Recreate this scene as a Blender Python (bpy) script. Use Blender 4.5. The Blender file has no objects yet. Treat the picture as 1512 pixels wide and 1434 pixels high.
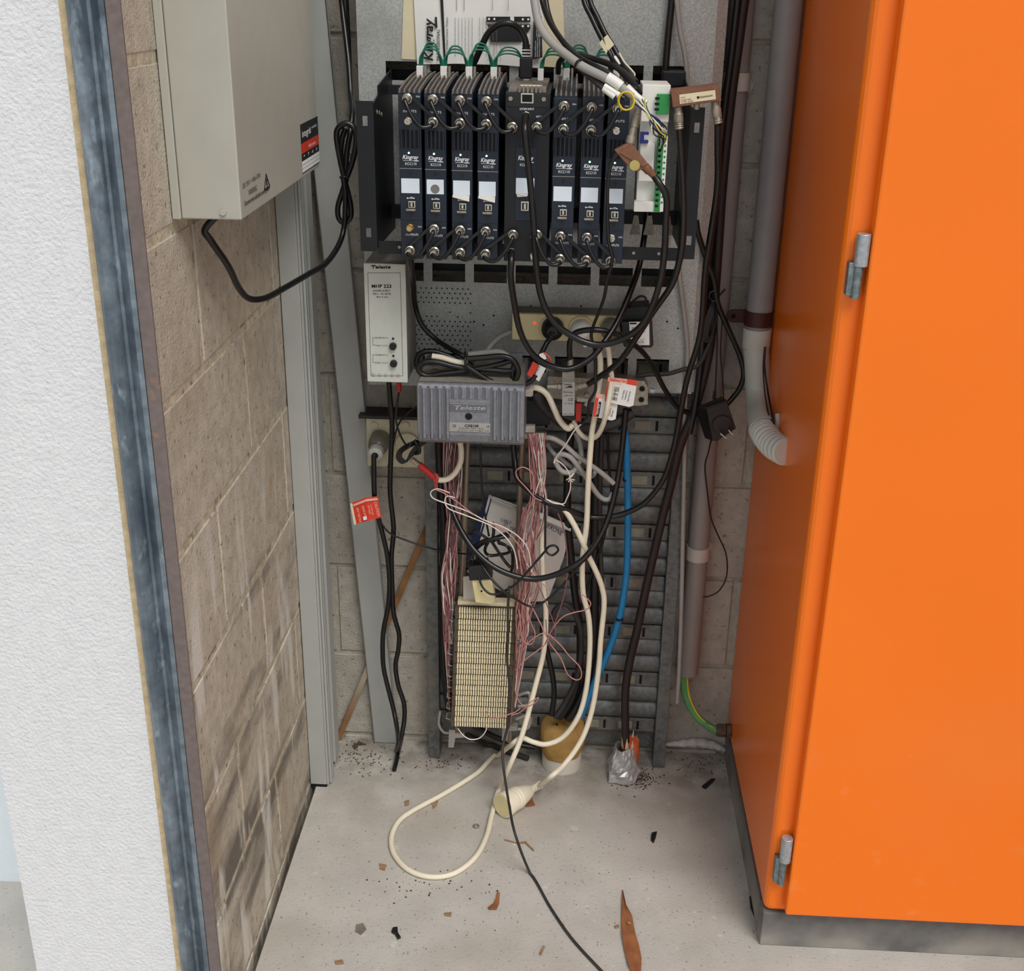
import bpy, math, random
import numpy as np
from mathutils import Vector, Matrix
random.seed(7)
SC = bpy.context.scene
COL = SC.collection
PI = math.pi

# ------------------------------------------------------------------ camera
CX, CY = 756.0, 717.0
_a = np.array([692 - CX, 4956 - CY]); _b = np.array([858 - CX, -22 - CY])
F = math.sqrt(-float(_a @ _b))
DN = np.array([*_a, F]); DN /= np.linalg.norm(DN)
DP = np.array([*_b, F]); DP /= np.linalg.norm(DP)
RT = np.cross(DN, DP)
EYE = np.array([0.0, -1.95, 1.36])

def _ray(px, py):
    v = np.array([px - CX, py - CY, F])
    return np.array([v @ RT, v @ DP, -(v @ DN)])
def P(px, py, y):
    r = _ray(px, py); return Vector(EYE + r * ((y - EYE[1]) / r[1]))
def PX(px, py, x):
    r = _ray(px, py); return Vector(EYE + r * ((x - EYE[0]) / r[0]))
def PZ(px, py, z=0.0):
    r = _ray(px, py); return Vector(EYE + r * ((z - EYE[2]) / r[2]))

cd = bpy.data.cameras.new('camera'); cam = bpy.data.objects.new('camera', cd); COL.objects.link(cam)
cx_ = Vector((RT[0], DP[0], -DN[0])); cyd = Vector((RT[1], DP[1], -DN[1])); cf = Vector((RT[2], DP[2], -DN[2]))
m = Matrix.Identity(4)
for i in range(3):
    m[i][0] = cx_[i]; m[i][1] = -cyd[i]; m[i][2] = -cf[i]; m[i][3] = EYE[i]
cam.matrix_world = m
cd.sensor_width = 36; cd.sensor_fit = 'HORIZONTAL'; cd.lens = F * 36 / 1512; cd.clip_start = 0.02
SC.camera = cam

# ------------------------------------------------------------------ world, sun, exposure
w = bpy.data.worlds.new('overcast_sky'); SC.world = w; w.use_nodes = True
nt = w.node_tree; bg = nt.nodes['Background']
tc = nt.nodes.new('ShaderNodeTexCoord'); sx = nt.nodes.new('ShaderNodeSeparateXYZ')
rp = nt.nodes.new('ShaderNodeValToRGB')
rp.color_ramp.elements[0].position = 0.0; rp.color_ramp.elements[0].color = (0.72, 0.74, 0.76, 1)
rp.color_ramp.elements[1].position = 0.8; rp.color_ramp.elements[1].color = (0.95, 1.0, 1.06, 1)
nt.links.new(tc.outputs['Generated'], sx.inputs[0]); nt.links.new(sx.outputs['Z'], rp.inputs[0])
nt.links.new(rp.outputs[0], bg.inputs[0]); bg.inputs[1].default_value = 0.80
sd = bpy.data.lights.new('hazy_sun', 'SUN'); so = bpy.data.objects.new('hazy_sun', sd); COL.objects.link(so)
sd.energy = 2.0; sd.angle = math.radians(30); sd.color = (1.0, 0.98, 0.95)
so.rotation_euler = Vector((-0.38, 0.66, -1.0)).to_track_quat('-Z', 'Y').to_euler()
SC.view_settings.view_transform = 'Standard'; SC.view_settings.look = 'None'
SC.view_settings.exposure = 0.0; SC.view_settings.gamma = 1.0; SC.view_settings.use_curve_mapping = False

# ------------------------------------------------------------------ materials
def lin(c):
    c = c / 255.0
    return c / 12.92 if c <= 0.04045 else ((c + 0.055) / 1.055) ** 2.4
def rgb(c): return (lin(c[0]), lin(c[1]), lin(c[2]), 1.0)

def M(name, col, rough=0.5, metal=0.0, var=0.10, scale=40, bump=0.0, bscale=400, spec=0.5, coords='Object', detail=4):
    mt = bpy.data.materials.new(name); mt.use_nodes = True
    n = mt.node_tree.nodes; l = mt.node_tree.links; b = n['Principled BSDF']
    b.inputs['Roughness'].default_value = rough; b.inputs['Metallic'].default_value = metal
    b.inputs['Specular IOR Level'].default_value = spec
    t = n.new('ShaderNodeTexCoord'); src = t.outputs['Object']
    if coords == 'World':
        g = n.new('ShaderNodeNewGeometry'); src = g.outputs['Position']
    nz = n.new('ShaderNodeTexNoise'); nz.inputs['Scale'].default_value = scale; nz.inputs['Detail'].default_value = detail
    l.new(src, nz.inputs['Vector'])
    r = n.new('ShaderNodeValToRGB'); base = rgb(col)
    r.color_ramp.elements[0].position = 0.3; r.color_ramp.elements[1].position = 0.7
    r.color_ramp.elements[0].color = tuple(max(0, x * (1 - var)) for x in base[:3]) + (1,)
    r.color_ramp.elements[1].color = tuple(min(1, x * (1 + var)) for x in base[:3]) + (1,)
    l.new(nz.outputs['Fac'], r.inputs['Fac']); l.new(r.outputs['Color'], b.inputs['Base Color'])
    if bump:
        n2 = n.new('ShaderNodeTexNoise'); n2.inputs['Scale'].default_value = bscale; n2.inputs['Detail'].default_value = 3
        l.new(src, n2.inputs['Vector'])
        bp = n.new('ShaderNodeBump'); bp.inputs['Strength'].default_value = bump; bp.inputs['Distance'].default_value = 0.002
        l.new(n2.outputs['Fac'], bp.inputs['Height']); l.new(bp.outputs['Normal'], b.inputs['Normal'])
    return mt

def layer(mt, col, scale, lo, hi, amount=1.0, stretch=(1, 1, 1), rot=(0, 0, 0), detail=5, kind='noise', seed=0.0, zmask=None, axis='Z'):
    """mix a second colour over the material's base colour by a stretched noise"""
    n = mt.node_tree.nodes; l = mt.node_tree.links; b = n['Principled BSDF']
    old = b.inputs['Base Color'].links[0].from_socket
    g = n.new('ShaderNodeNewGeometry'); mp = n.new('ShaderNodeMapping')
    mp.inputs['Scale'].default_value = stretch; mp.inputs['Rotation'].default_value = rot; mp.inputs['Location'].default_value = (seed, seed * .7, seed * .3)
    l.new(g.outputs['Position'], mp.inputs['Vector'])
    if kind == 'noise':
        z = n.new('ShaderNodeTexNoise'); z.inputs['Detail'].default_value = detail; z.inputs['Scale'].default_value = scale; out = z.outputs['Fac']
    else:
        z = n.new('ShaderNodeTexVoronoi'); z.inputs['Scale'].default_value = scale; out = z.outputs['Distance']
    l.new(mp.outputs[0], z.inputs['Vector'])
    mr = n.new('ShaderNodeMapRange'); mr.inputs['From Min'].default_value = lo; mr.inputs['From Max'].default_value = hi
    mr.inputs['To Max'].default_value = amount
    l.new(out, mr.inputs['Value']); fac = mr.outputs['Result']
    if zmask:
        s = n.new('ShaderNodeSeparateXYZ'); l.new(g.outputs['Position'], s.inputs[0])
        m2 = n.new('ShaderNodeMapRange'); m2.inputs['From Min'].default_value = zmask[0]; m2.inputs['From Max'].default_value = zmask[1]
        l.new(s.outputs[axis], m2.inputs['Value'])
        mu = n.new('ShaderNodeMath'); mu.operation = 'MULTIPLY'; l.new(fac, mu.inputs[0]); l.new(m2.outputs['Result'], mu.inputs[1]); fac = mu.outputs[0]
    mx = n.new('ShaderNodeMix'); mx.data_type = 'RGBA'
    l.new(fac, mx.inputs['Factor']); l.new(old, mx.inputs['A']); mx.inputs['B'].default_value = rgb(col)
    l.new(mx.outputs['Result'], b.inputs['Base Color'])

MT = {}
MT['render'] = M('white_render', (223, 223, 224), 0.85, var=0.04, scale=60, bump=1.0, bscale=210, coords='World')
MT['white_paint'] = M('pale_wall_paint', (232, 240, 246), 0.7, var=0.02, coords='World')
MT['render_edge'] = M('render_edge', (196, 176, 140), 0.9, var=0.2, scale=80, bump=0.4, coords='World')
MT['galv'] = M('galvanised_steel', (150, 156, 158), 0.42, 0.65, var=0.22, scale=90, bump=0.08, bscale=300, coords='World')
layer(MT['galv'], (95, 108, 122), 14, 0.5, 0.75, 0.55, seed=3)
MT['jamb'] = M('weathered_galvanised_jamb', (128, 140, 150), 0.45, 0.6, var=0.3, scale=60, bump=0.25, bscale=220, coords='World')
layer(MT['jamb'], (70, 84, 96), 22, 0.42, 0.7, 0.8, stretch=(1, 1, .35), seed=1)
layer(MT['jamb'], (188, 200, 210), 70, 0.6, 0.72, 0.5, stretch=(1, 1, .5), seed=5)
MT['panel'] = M('galvanised_panel', (180, 183, 179), 0.5, 0.15, var=0.2, scale=330, bump=0.05, bscale=500, coords='World', detail=2)
layer(MT['panel'], (140, 140, 134), 9, 0.5, 0.72, 0.5, seed=8)
MT['frame_steel'] = M('dull_frame_steel', (108, 110, 109), 0.55, 0.35, var=0.3, scale=120, bump=0.1, bscale=350, coords='World')
layer(MT['frame_steel'], (128, 122, 108), 16, 0.52, 0.7, 0.6, seed=2)
MT['slat_pale'] = M('dusty_slat_insert', (140, 136, 120), 0.8, 0, var=0.2, coords='World')
MT['rust'] = M('brown_primed_steel', (112, 100, 96), 0.75, 0.0, var=0.14, scale=120, bump=0.1, coords='World')
layer(MT['rust'], (160, 120, 96), 40, 0.66, 0.74, 0.7, seed=4)
MT['block'] = M('concrete_block_side', (186, 176, 159), 0.95, var=0.16, scale=45, bump=1.0, bscale=260, coords='World', detail=8)
layer(MT['block'], (120, 108, 90), 110, 0.60, 0.70, 0.8, seed=2)
layer(MT['block'], (160, 142, 114), 5, 0.55, 0.75, 0.5, seed=6)
MT['block_left'] = MT['block'].copy(); MT['block_left'].name = 'stained_concrete_block'
layer(MT['block_left'], (88, 83, 76), 9, 0.48, 0.62, 0.85, stretch=(1, .35, 1.3), rot=(0.35, 0, 0), seed=3.4, zmask=(0.82, 0.5))
layer(MT['block_left'], (150, 126, 92), 6, 0.5, 0.68, 0.5, stretch=(1, 1.6, .5), seed=7.7, zmask=(0.6, 0.3))
layer(MT['block_left'], (216, 211, 200), 10, 0.57, 0.66, 0.85, stretch=(1, 2.2, .45), rot=(-0.25, 0, 0), seed=1.2, zmask=(0.8, 0.6))
layer(MT['block_left'], (176, 128, 70), 7, 0.66, 0.76, 0.5, seed=9)
MT['block_grey'] = M('grey_concrete_block', (178, 171, 159), 0.95, var=0.14, scale=45, bump=1.0, bscale=260, coords='World', detail=8)
layer(MT['block_grey'], (96, 88, 80), 110, 0.60, 0.70, 0.75, seed=4)
layer(MT['block_grey'], (138, 129, 116), 6, 0.52, 0.75, 0.5, seed=5)
MT['mortar_left'] = M('struck_mortar', (188, 177, 154), 0.95, var=0.25, scale=60, bump=1.0, bscale=180, coords='World')
layer(MT['mortar_left'], (110, 98, 80), 60, 0.58, 0.68, 0.8, seed=3)
MT['mortar'] = M('mortar', (172, 164, 148), 0.95, var=0.2, scale=70, bump=0.7, bscale=200, coords='World')
MT['floor'] = M('concrete_floor', (188, 183, 175), 0.9, var=0.07, scale=14, bump=0.35, bscale=240, coords='World', detail=8)
layer(MT['floor'], (140, 131, 118), 170, 0.60, 0.72, 0.7, seed=2)
layer(MT['floor'], (164, 154, 140), 6, 0.52, 0.76, 0.5, seed=7)
layer(MT['floor'], (228, 224, 216), 40, 0.66, 0.76, 0.6, seed=4)
layer(MT['floor'], (118, 104, 90), 300, 0.70, 0.78, 0.7, seed=12)
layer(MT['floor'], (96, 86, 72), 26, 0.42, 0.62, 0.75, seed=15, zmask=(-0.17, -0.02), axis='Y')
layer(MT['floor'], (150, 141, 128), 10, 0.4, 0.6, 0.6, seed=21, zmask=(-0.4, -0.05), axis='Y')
MT['ceiling'] = M('ceiling_paint', (150, 148, 142), 0.9, coords='World')
MT['enclosure'] = M('grey_powder_coat', (180, 178, 166), 0.38, var=0.03, scale=30)
MT['duct'] = M('grey_trunking', (170, 171, 166), 0.42, var=0.04, scale=20)
MT['duct_dark'] = M('dark_trunking', (92, 93, 88), 0.5, var=0.1)
MT['navy'] = M('navy_casting', (25, 34, 49), 0.42, 0.1, var=0.12, scale=200, bump=0.05)
MT['navy_top'] = M('dusty_casting_top', (124, 116, 108), 0.7, 0.1, var=0.25, scale=150, bump=0.1)
MT['rack_black'] = M('black_rack_steel', (26, 28, 32), 0.5, 0.2, var=0.1)
MT['strap'] = M('glossy_black_strap', (20, 20, 22), 0.22, var=0.1)
MT['black'] = M('black_plastic', (24, 24, 26), 0.45, var=0.1)
MT['void'] = M('hole_dark', (8, 8, 9), 0.9, var=0.05)
MT['cable'] = M('black_cable_sheath', (19, 19, 20), 0.34, var=0.12, scale=30)
MT['cable_dusty'] = M('dusty_black_cable', (50, 48, 46), 0.6, var=0.2, scale=25)
MT['cable_brown'] = M('dark_brown_cable', (38, 27, 27), 0.55, var=0.15)
MT['cable_white'] = M('cream_cable_sheath', (233, 224, 200), 0.5, var=0.06, scale=15)
MT['cable_grey'] = M('grey_cable_sheath', (163, 160, 154), 0.55, var=0.1, scale=20)
MT['cable_blue'] = M('blue_cable_sheath', (30, 122, 176), 0.45, var=0.08)
MT['cable_green'] = M('green_wire', (26, 112, 90), 0.45, var=0.1)
MT['cable_earth'] = M('green_earth_sheath', (92, 158, 96), 0.5, var=0.1)
MT['yellow'] = M('yellow_wire', (218, 196, 44), 0.5, var=0.05)
MT['pink'] = M('pink_wire', (192, 134, 128), 0.55, var=0.12, scale=60)
MT['mauve'] = M('mauve_wire', (140, 88, 92), 0.55, var=0.15, scale=60)
MT['wire_white'] = M('white_wire', (226, 214, 204), 0.5, var=0.05)
MT['wire_red'] = M('red_wire', (206, 84, 70), 0.5, var=0.08)
MT['chrome'] = M('nickel_connector', (205, 200, 186), 0.25, 0.9, var=0.1)
MT['nickel_dull'] = M('dull_connector', (160, 152, 138), 0.45, 0.6, var=0.2, scale=200)
MT['gold'] = M('gold_connector', (205, 170, 96), 0.28, 0.9, var=0.1)
MT['zinc'] = M('zinc_plated', (176, 180, 184), 0.42, 0.55, var=0.2, scale=200)
MT['zinc_dark'] = M('tarnished_zinc', (120, 132, 134), 0.42, 0.6, var=0.35, scale=150)
MT['white'] = M('white_plastic', (236, 234, 226), 0.45, var=0.03)
MT['paper'] = M('white_paper', (236, 235, 230), 0.8, var=0.04, scale=15)
MT['paper_old'] = M('cream_paper', (226, 214, 180), 0.85, var=0.08, scale=15)
MT['paper_grey'] = M('soiled_paper', (206, 201, 194), 0.85, var=0.08, scale=18)
layer(MT['paper_grey'], (176, 150, 112), 9, 0.6, 0.75, 0.5, seed=3)
MT['paper_blue'] = M('blue_printed_paper', (30, 46, 84), 0.8, var=0.1)
MT['ink'] = M('black_ink', (26, 26, 28), 0.7, var=0.02)
MT['ink_white'] = M('white_ink', (236, 238, 240), 0.6, var=0.02)
MT['ink_grey'] = M('grey_ink', (120, 118, 114), 0.7, var=0.02)
MT['ink_blue'] = M('navy_ink', (52, 58, 86), 0.7, var=0.02)
MT['label_blue'] = M('pale_label', (222, 232, 240), 0.5, var=0.03, scale=40)
MT['red'] = M('red_plastic', (196, 44, 40), 0.45, var=0.08)
MT['tag_red'] = M('red_tag_film', (222, 66, 46), 0.4, var=0.06)
MT['tag_pink'] = M('tag_pale_print', (246, 180, 160), 0.5, var=0.08, scale=300)
MT['cream'] = M('cream_plastic', (222, 208, 158), 0.5, var=0.05, scale=20)
MT['ivory'] = M('ivory_terminal', (234, 222, 186), 0.5, var=0.12, scale=200)
MT['strip_body'] = M('brownish_strip_body', (84, 72, 54), 0.6, var=0.15, scale=100)
MT['green_term'] = M('green_terminal', (40, 140, 70), 0.45, var=0.1)
MT['blue_clip'] = M('blue_clip', (34, 44, 120), 0.5, var=0.05)
MT['brown'] = M('brown_splitter_plastic', (122, 82, 58), 0.6, var=0.15, scale=150)
MT['tan'] = M('tan_label', (176, 160, 92), 0.6, var=0.1)
MT['cast'] = M('cast_amplifier_housing', (134, 135, 141), 0.42, 0.35, var=0.14, scale=150, bump=0.06, coords='World')
MT['cast_dust'] = M('dusty_cast_top', (140, 134, 122), 0.75, 0.1, var=0.18, scale=250, bump=0.1)
MT['cast_recess'] = M('cast_recess', (112, 113, 120), 0.5, 0.45, var=0.1)
MT['psu'] = M('pale_grey_case', (206, 209, 200), 0.45, var=0.04)
MT['psu_side'] = M('grey_case_side', (150, 146, 138), 0.6, var=0.12)
MT['clear'] = M('smoked_clear_plastic', (120, 118, 106), 0.15, var=0.1)
MT['outlet'] = M('ivory_outlet', (206, 198, 170), 0.5, var=0.08)
MT['rod'] = M('tarnished_rod', (146, 132, 116), 0.4, 0.6, var=0.15, coords='World')
MT['clip_grey'] = M('grey_metal_clip', (170, 168, 162), 0.45, 0.4, var=0.12)
MT['orange'] = M('orange_enamel', (250, 120, 12), 0.28, var=0.025, scale=4, coords='World')
layer(MT['orange'], (240, 158, 104), 30, 0.62, 0.8, 0.5, seed=5, zmask=(0.65, 0.05))
layer(MT['orange'], (234, 140, 84), 3, 0.4, 0.7, 0.5, seed=2, zmask=(0.5, 0.05))
layer(MT['orange'], (250, 200, 160), 90, 0.74, 0.8, 0.5, seed=8, zmask=(1.0, 0.2))
MT['plinth'] = M('charcoal_plinth', (104, 103, 101), 0.75, var=0.15, scale=50, coords='World')
layer(MT['plinth'], (158, 152, 142), 12, 0.3, 0.6, 0.8, seed=2, zmask=(0.055, 0.015))  # paler low band: dust, plus painted light below the door's shadow
MT['pvc_grey'] = M('grey_conduit', (140, 138, 138), 0.5, var=0.05)
MT['pvc_pink'] = M('grey_pink_conduit', (146, 138, 134), 0.5, var=0.06, scale=12)
MT['pvc_white'] = M('pale_pvc', (196, 196, 188), 0.5, var=0.08, scale=15)
MT['pvc_stub'] = M('soiled_white_pvc', (216, 210, 196), 0.55, var=0.1, scale=30)
MT['saddle_brown'] = M('rusty_saddle', (70, 34, 30), 0.6, 0.1, var=0.2, scale=150)
MT['saddle_white'] = M('pale_saddle', (198, 190, 180), 0.55, var=0.06)
MT['foam'] = M('expanding_foam', (178, 140, 78), 0.85, var=0.18, scale=60, bump=0.5, bscale=160)
MT['foil'] = M('grey_wrap', (176, 174, 172), 0.3, 0.25, var=0.15, scale=60)
MT['conduit_orange'] = M('orange_conduit', (206, 98, 54), 0.6, var=0.12)
MT['timber'] = M('stained_timber', (138, 96, 58), 0.85, var=0.3, scale=30)
layer(MT['timber'], (176, 166, 146), 3, 0.4, 0.6, 0.9, zmask=(0.28, 0.2), seed=1)
MT['slat_white'] = M('white_mortar', (205, 201, 194), 0.95, var=0.2, scale=80, bump=0.8, bscale=200)
MT['dirt'] = M('dark_dirt', (78, 62, 48), 0.95, var=0.4, scale=300)
MT['dirt_pale'] = M('grey_grit', (120, 110, 98), 0.95, var=0.3, scale=300)
MT['leaf'] = M('dry_leaf', (146, 92, 58), 0.6, var=0.28, scale=40)
MT['leaf_pale'] = M('leaf_fragment', (146, 116, 84), 0.7, var=0.3, scale=60)
MT['gland'] = M('rusty_gland', (98, 80, 70), 0.75, 0.2, var=0.3, scale=200, bump=0.3)

def emis(name, col, s):
    mt = bpy.data.materials.new(name); mt.use_nodes = True; b = mt.node_tree.nodes['Principled BSDF']
    b.inputs['Base Color'].default_value = rgb(col); b.inputs['Emission Color'].default_value = rgb(col); b.inputs['Emission Strength'].default_value = s
    return mt
MT['led'] = emis('green_led', (190, 255, 205), 1.6)
MT['led_red'] = emis('red_neon', (255, 70, 50), 0.8)

# ------------------------------------------------------------------ object helpers
def tag(o, label=None, cat=None, group=None, kind=None):
    if label: o['label'] = label
    if cat: o['category'] = cat
    if group: o['group'] = group
    if kind: o['kind'] = kind
    return o
def thing(name, label, cat, loc, group=None, mat=None):
    o = bpy.data.objects.new(name, None); COL.objects.link(o); o.empty_display_size = 0.02
    if mat is not None: o.matrix_world = mat
    else: o.location = loc
    tag(o, label, cat, group)
    return o
def wmat(o):
    mw = o.matrix_basis.copy(); p = o.parent
    while p: mw = p.matrix_basis @ mw; p = p.parent
    return mw

def crom(pts, sub):
    """Catmull-Rom through pts (rows of any width)"""
    A = np.array(pts, float); n = len(A)
    if n < 3: return A
    E = np.vstack([2 * A[0] - A[1], A, 2 * A[-1] - A[-2]]); out = []
    for i in range(n - 1):
        p0, p1, p2, p3 = E[i], E[i + 1], E[i + 2], E[i + 3]
        for k in range(sub):
            t = k / sub
            out.append(0.5 * ((2 * p1) + (-p0 + p2) * t + (2 * p0 - 5 * p1 + 4 * p2 - p3) * t * t + (-p0 + 3 * p1 - 3 * p2 + p3) * t ** 3))
    out.append(A[-1])
    return np.array(out)

class MB:
    def __init__(s): s.v = []; s.f = []
    def add(s, v, f):
        o = len(s.v); s.v += [tuple(x) for x in v]; s.f += [tuple(i + o for i in q) for q in f]; return s
    def box(s, x0, x1, y0, y1, z0, z1):
        return s.hexa([(x0, y0, z0), (x1, y0, z0), (x1, y1, z0), (x0, y1, z0), (x0, y0, z1), (x1, y0, z1), (x1, y1, z1), (x0, y1, z1)])
    def hexa(s, v):
        return s.add(v, [(0, 3, 2, 1), (4, 5, 6, 7), (0, 1, 5, 4), (1, 2, 6, 5), (2, 3, 7, 6), (3, 0, 4, 7)])
    def prism(s, poly, ext):
        n = len(poly); a = [Vector(p) for p in poly]; e = Vector(ext); b = [p + e for p in a]
        return s.add(a + b, [tuple(range(n)), tuple(range(2 * n - 1, n - 1, -1))] + [(i, n + i, n + (i + 1) % n, (i + 1) % n) for i in range(n)])
    def lathe(s, o, axis, prof, n=16, cap=True, hexa=False):
        o = Vector(o); ax = Vector(axis).normalized()
        u = ax.orthogonal().normalized(); w = ax.cross(u); v = []; f = []
        for (t, r) in prof:
            for k in range(n):
                a = 2 * PI * k / n; v.append(o + ax * t + (u * math.cos(a) + w * math.sin(a)) * r)
        for i in range(len(prof) - 1):
            for k in range(n):
                f.append((i * n + k, i * n + (k + 1) % n, (i + 1) * n + (k + 1) % n, (i + 1) * n + k))
        if cap:
            f.append(tuple(range(n - 1, -1, -1))); L = (len(prof) - 1) * n; f.append(tuple(range(L, L + n)))
        return s.add(v, f)
    def cyl(s, a, b, r, r2=None, n=14):
        a = Vector(a); b = Vector(b); d = b - a
        return s.lathe(a, d, [(0, r), (d.length, r if r2 is None else r2)], n)
    def tube(s, pts, r, n=8, closed=False):
        A = np.array(pts, float); m_ = len(A); rr = np.full(m_, r) if np.isscalar(r) else np.array(r)
        T = np.zeros_like(A)
        if closed: T = np.roll(A, -1, 0) - np.roll(A, 1, 0)
        else: T[1:-1] = A[2:] - A[:-2]; T[0] = A[1] - A[0]; T[-1] = A[-1] - A[-2]
        T /= np.maximum(np.linalg.norm(T, axis=1, keepdims=True), 1e-9)
        u = Vector(T[0]).orthogonal().normalized(); u = np.array(u); v = []
        ca = np.cos(2 * PI * np.arange(n) / n); sa = np.sin(2 * PI * np.arange(n) / n)
        for i in range(m_):
            u = u - T[i] * (u @ T[i]); u /= max(np.linalg.norm(u), 1e-9); w_ = np.cross(T[i], u)
            for k in range(n): v.append(A[i] + (u * ca[k] + w_ * sa[k]) * rr[i])
        f = []
        for i in range(m_ if closed else m_ - 1):
            j = (i + 1) % m_
            for k in range(n): f.append((i * n + k, i * n + (k + 1) % n, j * n + (k + 1) % n, j * n + k))
        if not closed: f += [tuple(range(n - 1, -1, -1)), tuple(range((m_ - 1) * n, m_ * n))]
        return s.add(v, f)
    def sheet(s, grid, th):
        """grid[i][j] of points -> slab of thickness th (along the local normal)"""
        R = len(grid); Cn = len(grid[0]); top = [Vector(p) for row in grid for p in row]
        nrm = (Vector(grid[0][-1]) - Vector(grid[0][0])).cross(Vector(grid[-1][0]) - Vector(grid[0][0])).normalized()
        bot = [p + nrm * th for p in top]; N = R * Cn; f = []
        for i in range(R - 1):
            for j in range(Cn - 1):
                a, b, c, d = i * Cn + j, i * Cn + j + 1, (i + 1) * Cn + j + 1, (i + 1) * Cn + j
                f.append((a, b, c, d)); f.append((N + d, N + c, N + b, N + a))
        edge = [(0, j) for j in range(Cn)] + [(i, Cn - 1) for i in range(1, R)] + [(R - 1, j) for j in range(Cn - 2, -1, -1)] + [(i, 0) for i in range(R - 2, 0, -1)]
        ids = [i * Cn + j for i, j in edge]
        for k in range(len(ids)):
            a, b = ids[k], ids[(k + 1) % len(ids)]; f.append((b, a, N + a, N + b))
        return s.add(top + bot, f)
    def build(s, name, mat, parent=None, world=True, smooth=0, bevel=0.0, origin=None, seg=2):
        V = s.v
        if world and parent is not None:
            inv = wmat(parent).inverted(); V = [tuple(inv @ Vector(p)) for p in V]
        o_loc = None
        if parent is None and origin is not None:
            o_loc = Vector(origin); V = [tuple(Vector(p) - o_loc) for p in V]
        me = bpy.data.meshes.new(name); me.from_pydata(V, [], s.f); me.update()
        if smooth:
            me.shade_smooth(); me.set_sharp_from_angle(angle=math.radians(smooth))
        me.materials.append(MT[mat] if isinstance(mat, str) else mat)
        o = bpy.data.objects.new(name, me); COL.objects.link(o)
        if parent is not None: o.parent = parent
        if o_loc is not None: o.location = o_loc
        if bevel:
            b = o.modifiers.new('bevel', 'BEVEL'); b.width = bevel; b.segments = seg; b.limit_method = 'ANGLE'; b.angle_limit = math.radians(40)
        return o

def mbox(x0, x1, y0, y1, z0, z1): return MB().box(x0, x1, y0, y1, z0, z1)
def pprism(poly, y, depth):
    """outline given where it stands (pixel corners on the plane y) with real thickness towards the wall"""
    return MB().prism([P(q[0], q[1], q[2] if len(q) > 2 else y) for q in poly], (0, depth, 0))

_tc = {}
def text_mesh(body, bold, shear):
    k = (body, bold, shear)
    if k in _tc: return _tc[k]
    cu = bpy.data.curves.new('t', 'FONT'); cu.body = body; cu.size = 1.0; cu.offset = bold; cu.shear = shear; cu.resolution_u = 2; cu.extrude = 0.0
    o = bpy.data.objects.new('t', cu); COL.objects.link(o)
    dg = bpy.context.evaluated_depsgraph_get(); me = o.evaluated_get(dg).to_mesh()
    V = [tuple(v.co) for v in me.vertices]; Fc = [tuple(p.vertices) for p in me.polygons]
    o.evaluated_get(dg).to_mesh_clear(); bpy.data.objects.remove(o); bpy.data.curves.remove(cu)
    _tc[k] = (V, Fc); return _tc[k]
def text_on(body, a, b, h, nrm, mat, parent, bold=0.0, shear=0.0, name='lettering', proud=0.0006):
    """text whose base line runs from a to b (world), cap height h, facing nrm"""
    a = Vector(a); b = Vector(b); V, Fc = text_mesh(body, bold, shear)
    if not V: return None
    x0 = min(v[0] for v in V); x1 = max(v[0] for v in V)
    R = (b - a); L = R.length; R.normalize(); U = Vector(nrm).cross(R).normalized(); N = Vector(nrm).normalized()
    mb = MB(); mb.add([a + R * ((v[0] - x0) / (x1 - x0) * L) + U * (v[1] / 0.70 * h) + N * proud for v in V], Fc)
    return mb.build(name, mat, parent)
def text_px(body, pa, pb, hpx, y, mat, parent, bold=0.0, shear=0.0, name='lettering', proud=0.0006):
    a = P(*pa, y); b = P(*pb, y); h = hpx * (P(pa[0], pa[1] - 10, y) - a).length / 10
    return text_on(body, a, b, h, (0, -1, 0), mat, parent, bold, shear, name, proud)

def rpt(p, y, r):
    if isinstance(p, Vector): return p
    if p[0] == 'f': return PZ(p[1], p[2], (p[3] if len(p) > 3 else 0) + r + 0.0005)
    if len(p) > 2: return P(*p)
    return P(p[0], p[1], y)
def cpath(pts, y, r, sub=6):
    A = crom([rpt(p, y, r) for p in pts], sub)
    A[:, 2] = np.maximum(A[:, 2], (r if np.isscalar(r) else max(r)) + .0003)
    return A
def cable(name, label, cat, pts, r, mat, y=-0.1, group=None, n=8, sub=6, closed=False):
    A = cpath(pts, y, r, sub)
    o = MB().tube(A, r, n).build(name, mat, None, smooth=60, origin=A[0])
    return tag(o, label, cat, group)
def cpart(name, pts, r, mat, parent, y=-0.1, n=8, sub=6):
    return MB().tube(cpath(pts, y, r, sub), r, n).build(name, mat, parent, smooth=60)

# ================================================================== SETTING
XL = -0.446
fl = MB()
fl.box(-0.435, 3.0, -0.76, 0.05, -0.12, 0.0); fl.box(-4, 3, -9, -0.76, -0.12, 0.0); fl.box(-4, -0.64, -0.76, 0.05, -0.12, 0.0)
tag(fl.build('floor', 'floor'), kind='structure')
tag(mbox(-4, 3, -0.80, 0.3, 3.2, 3.35).build('ceiling', 'ceiling'), kind='structure')
wb = tag(mbox(-0.66, 1.6, 0.004, 0.2, -0.05, 3.2).build('wall_back', 'mortar'), kind='structure')
wl = tag(mbox(-0.632, XL - 0.0015, -0.735, 0.004, -0.05, 3.2).build('wall_left', 'mortar_left'), kind='structure')
tag(mbox(1.01, 1.2, -0.74, 0.0, 0.0, 3.2).build('wall_right', 'mortar'), kind='structure')
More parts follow.
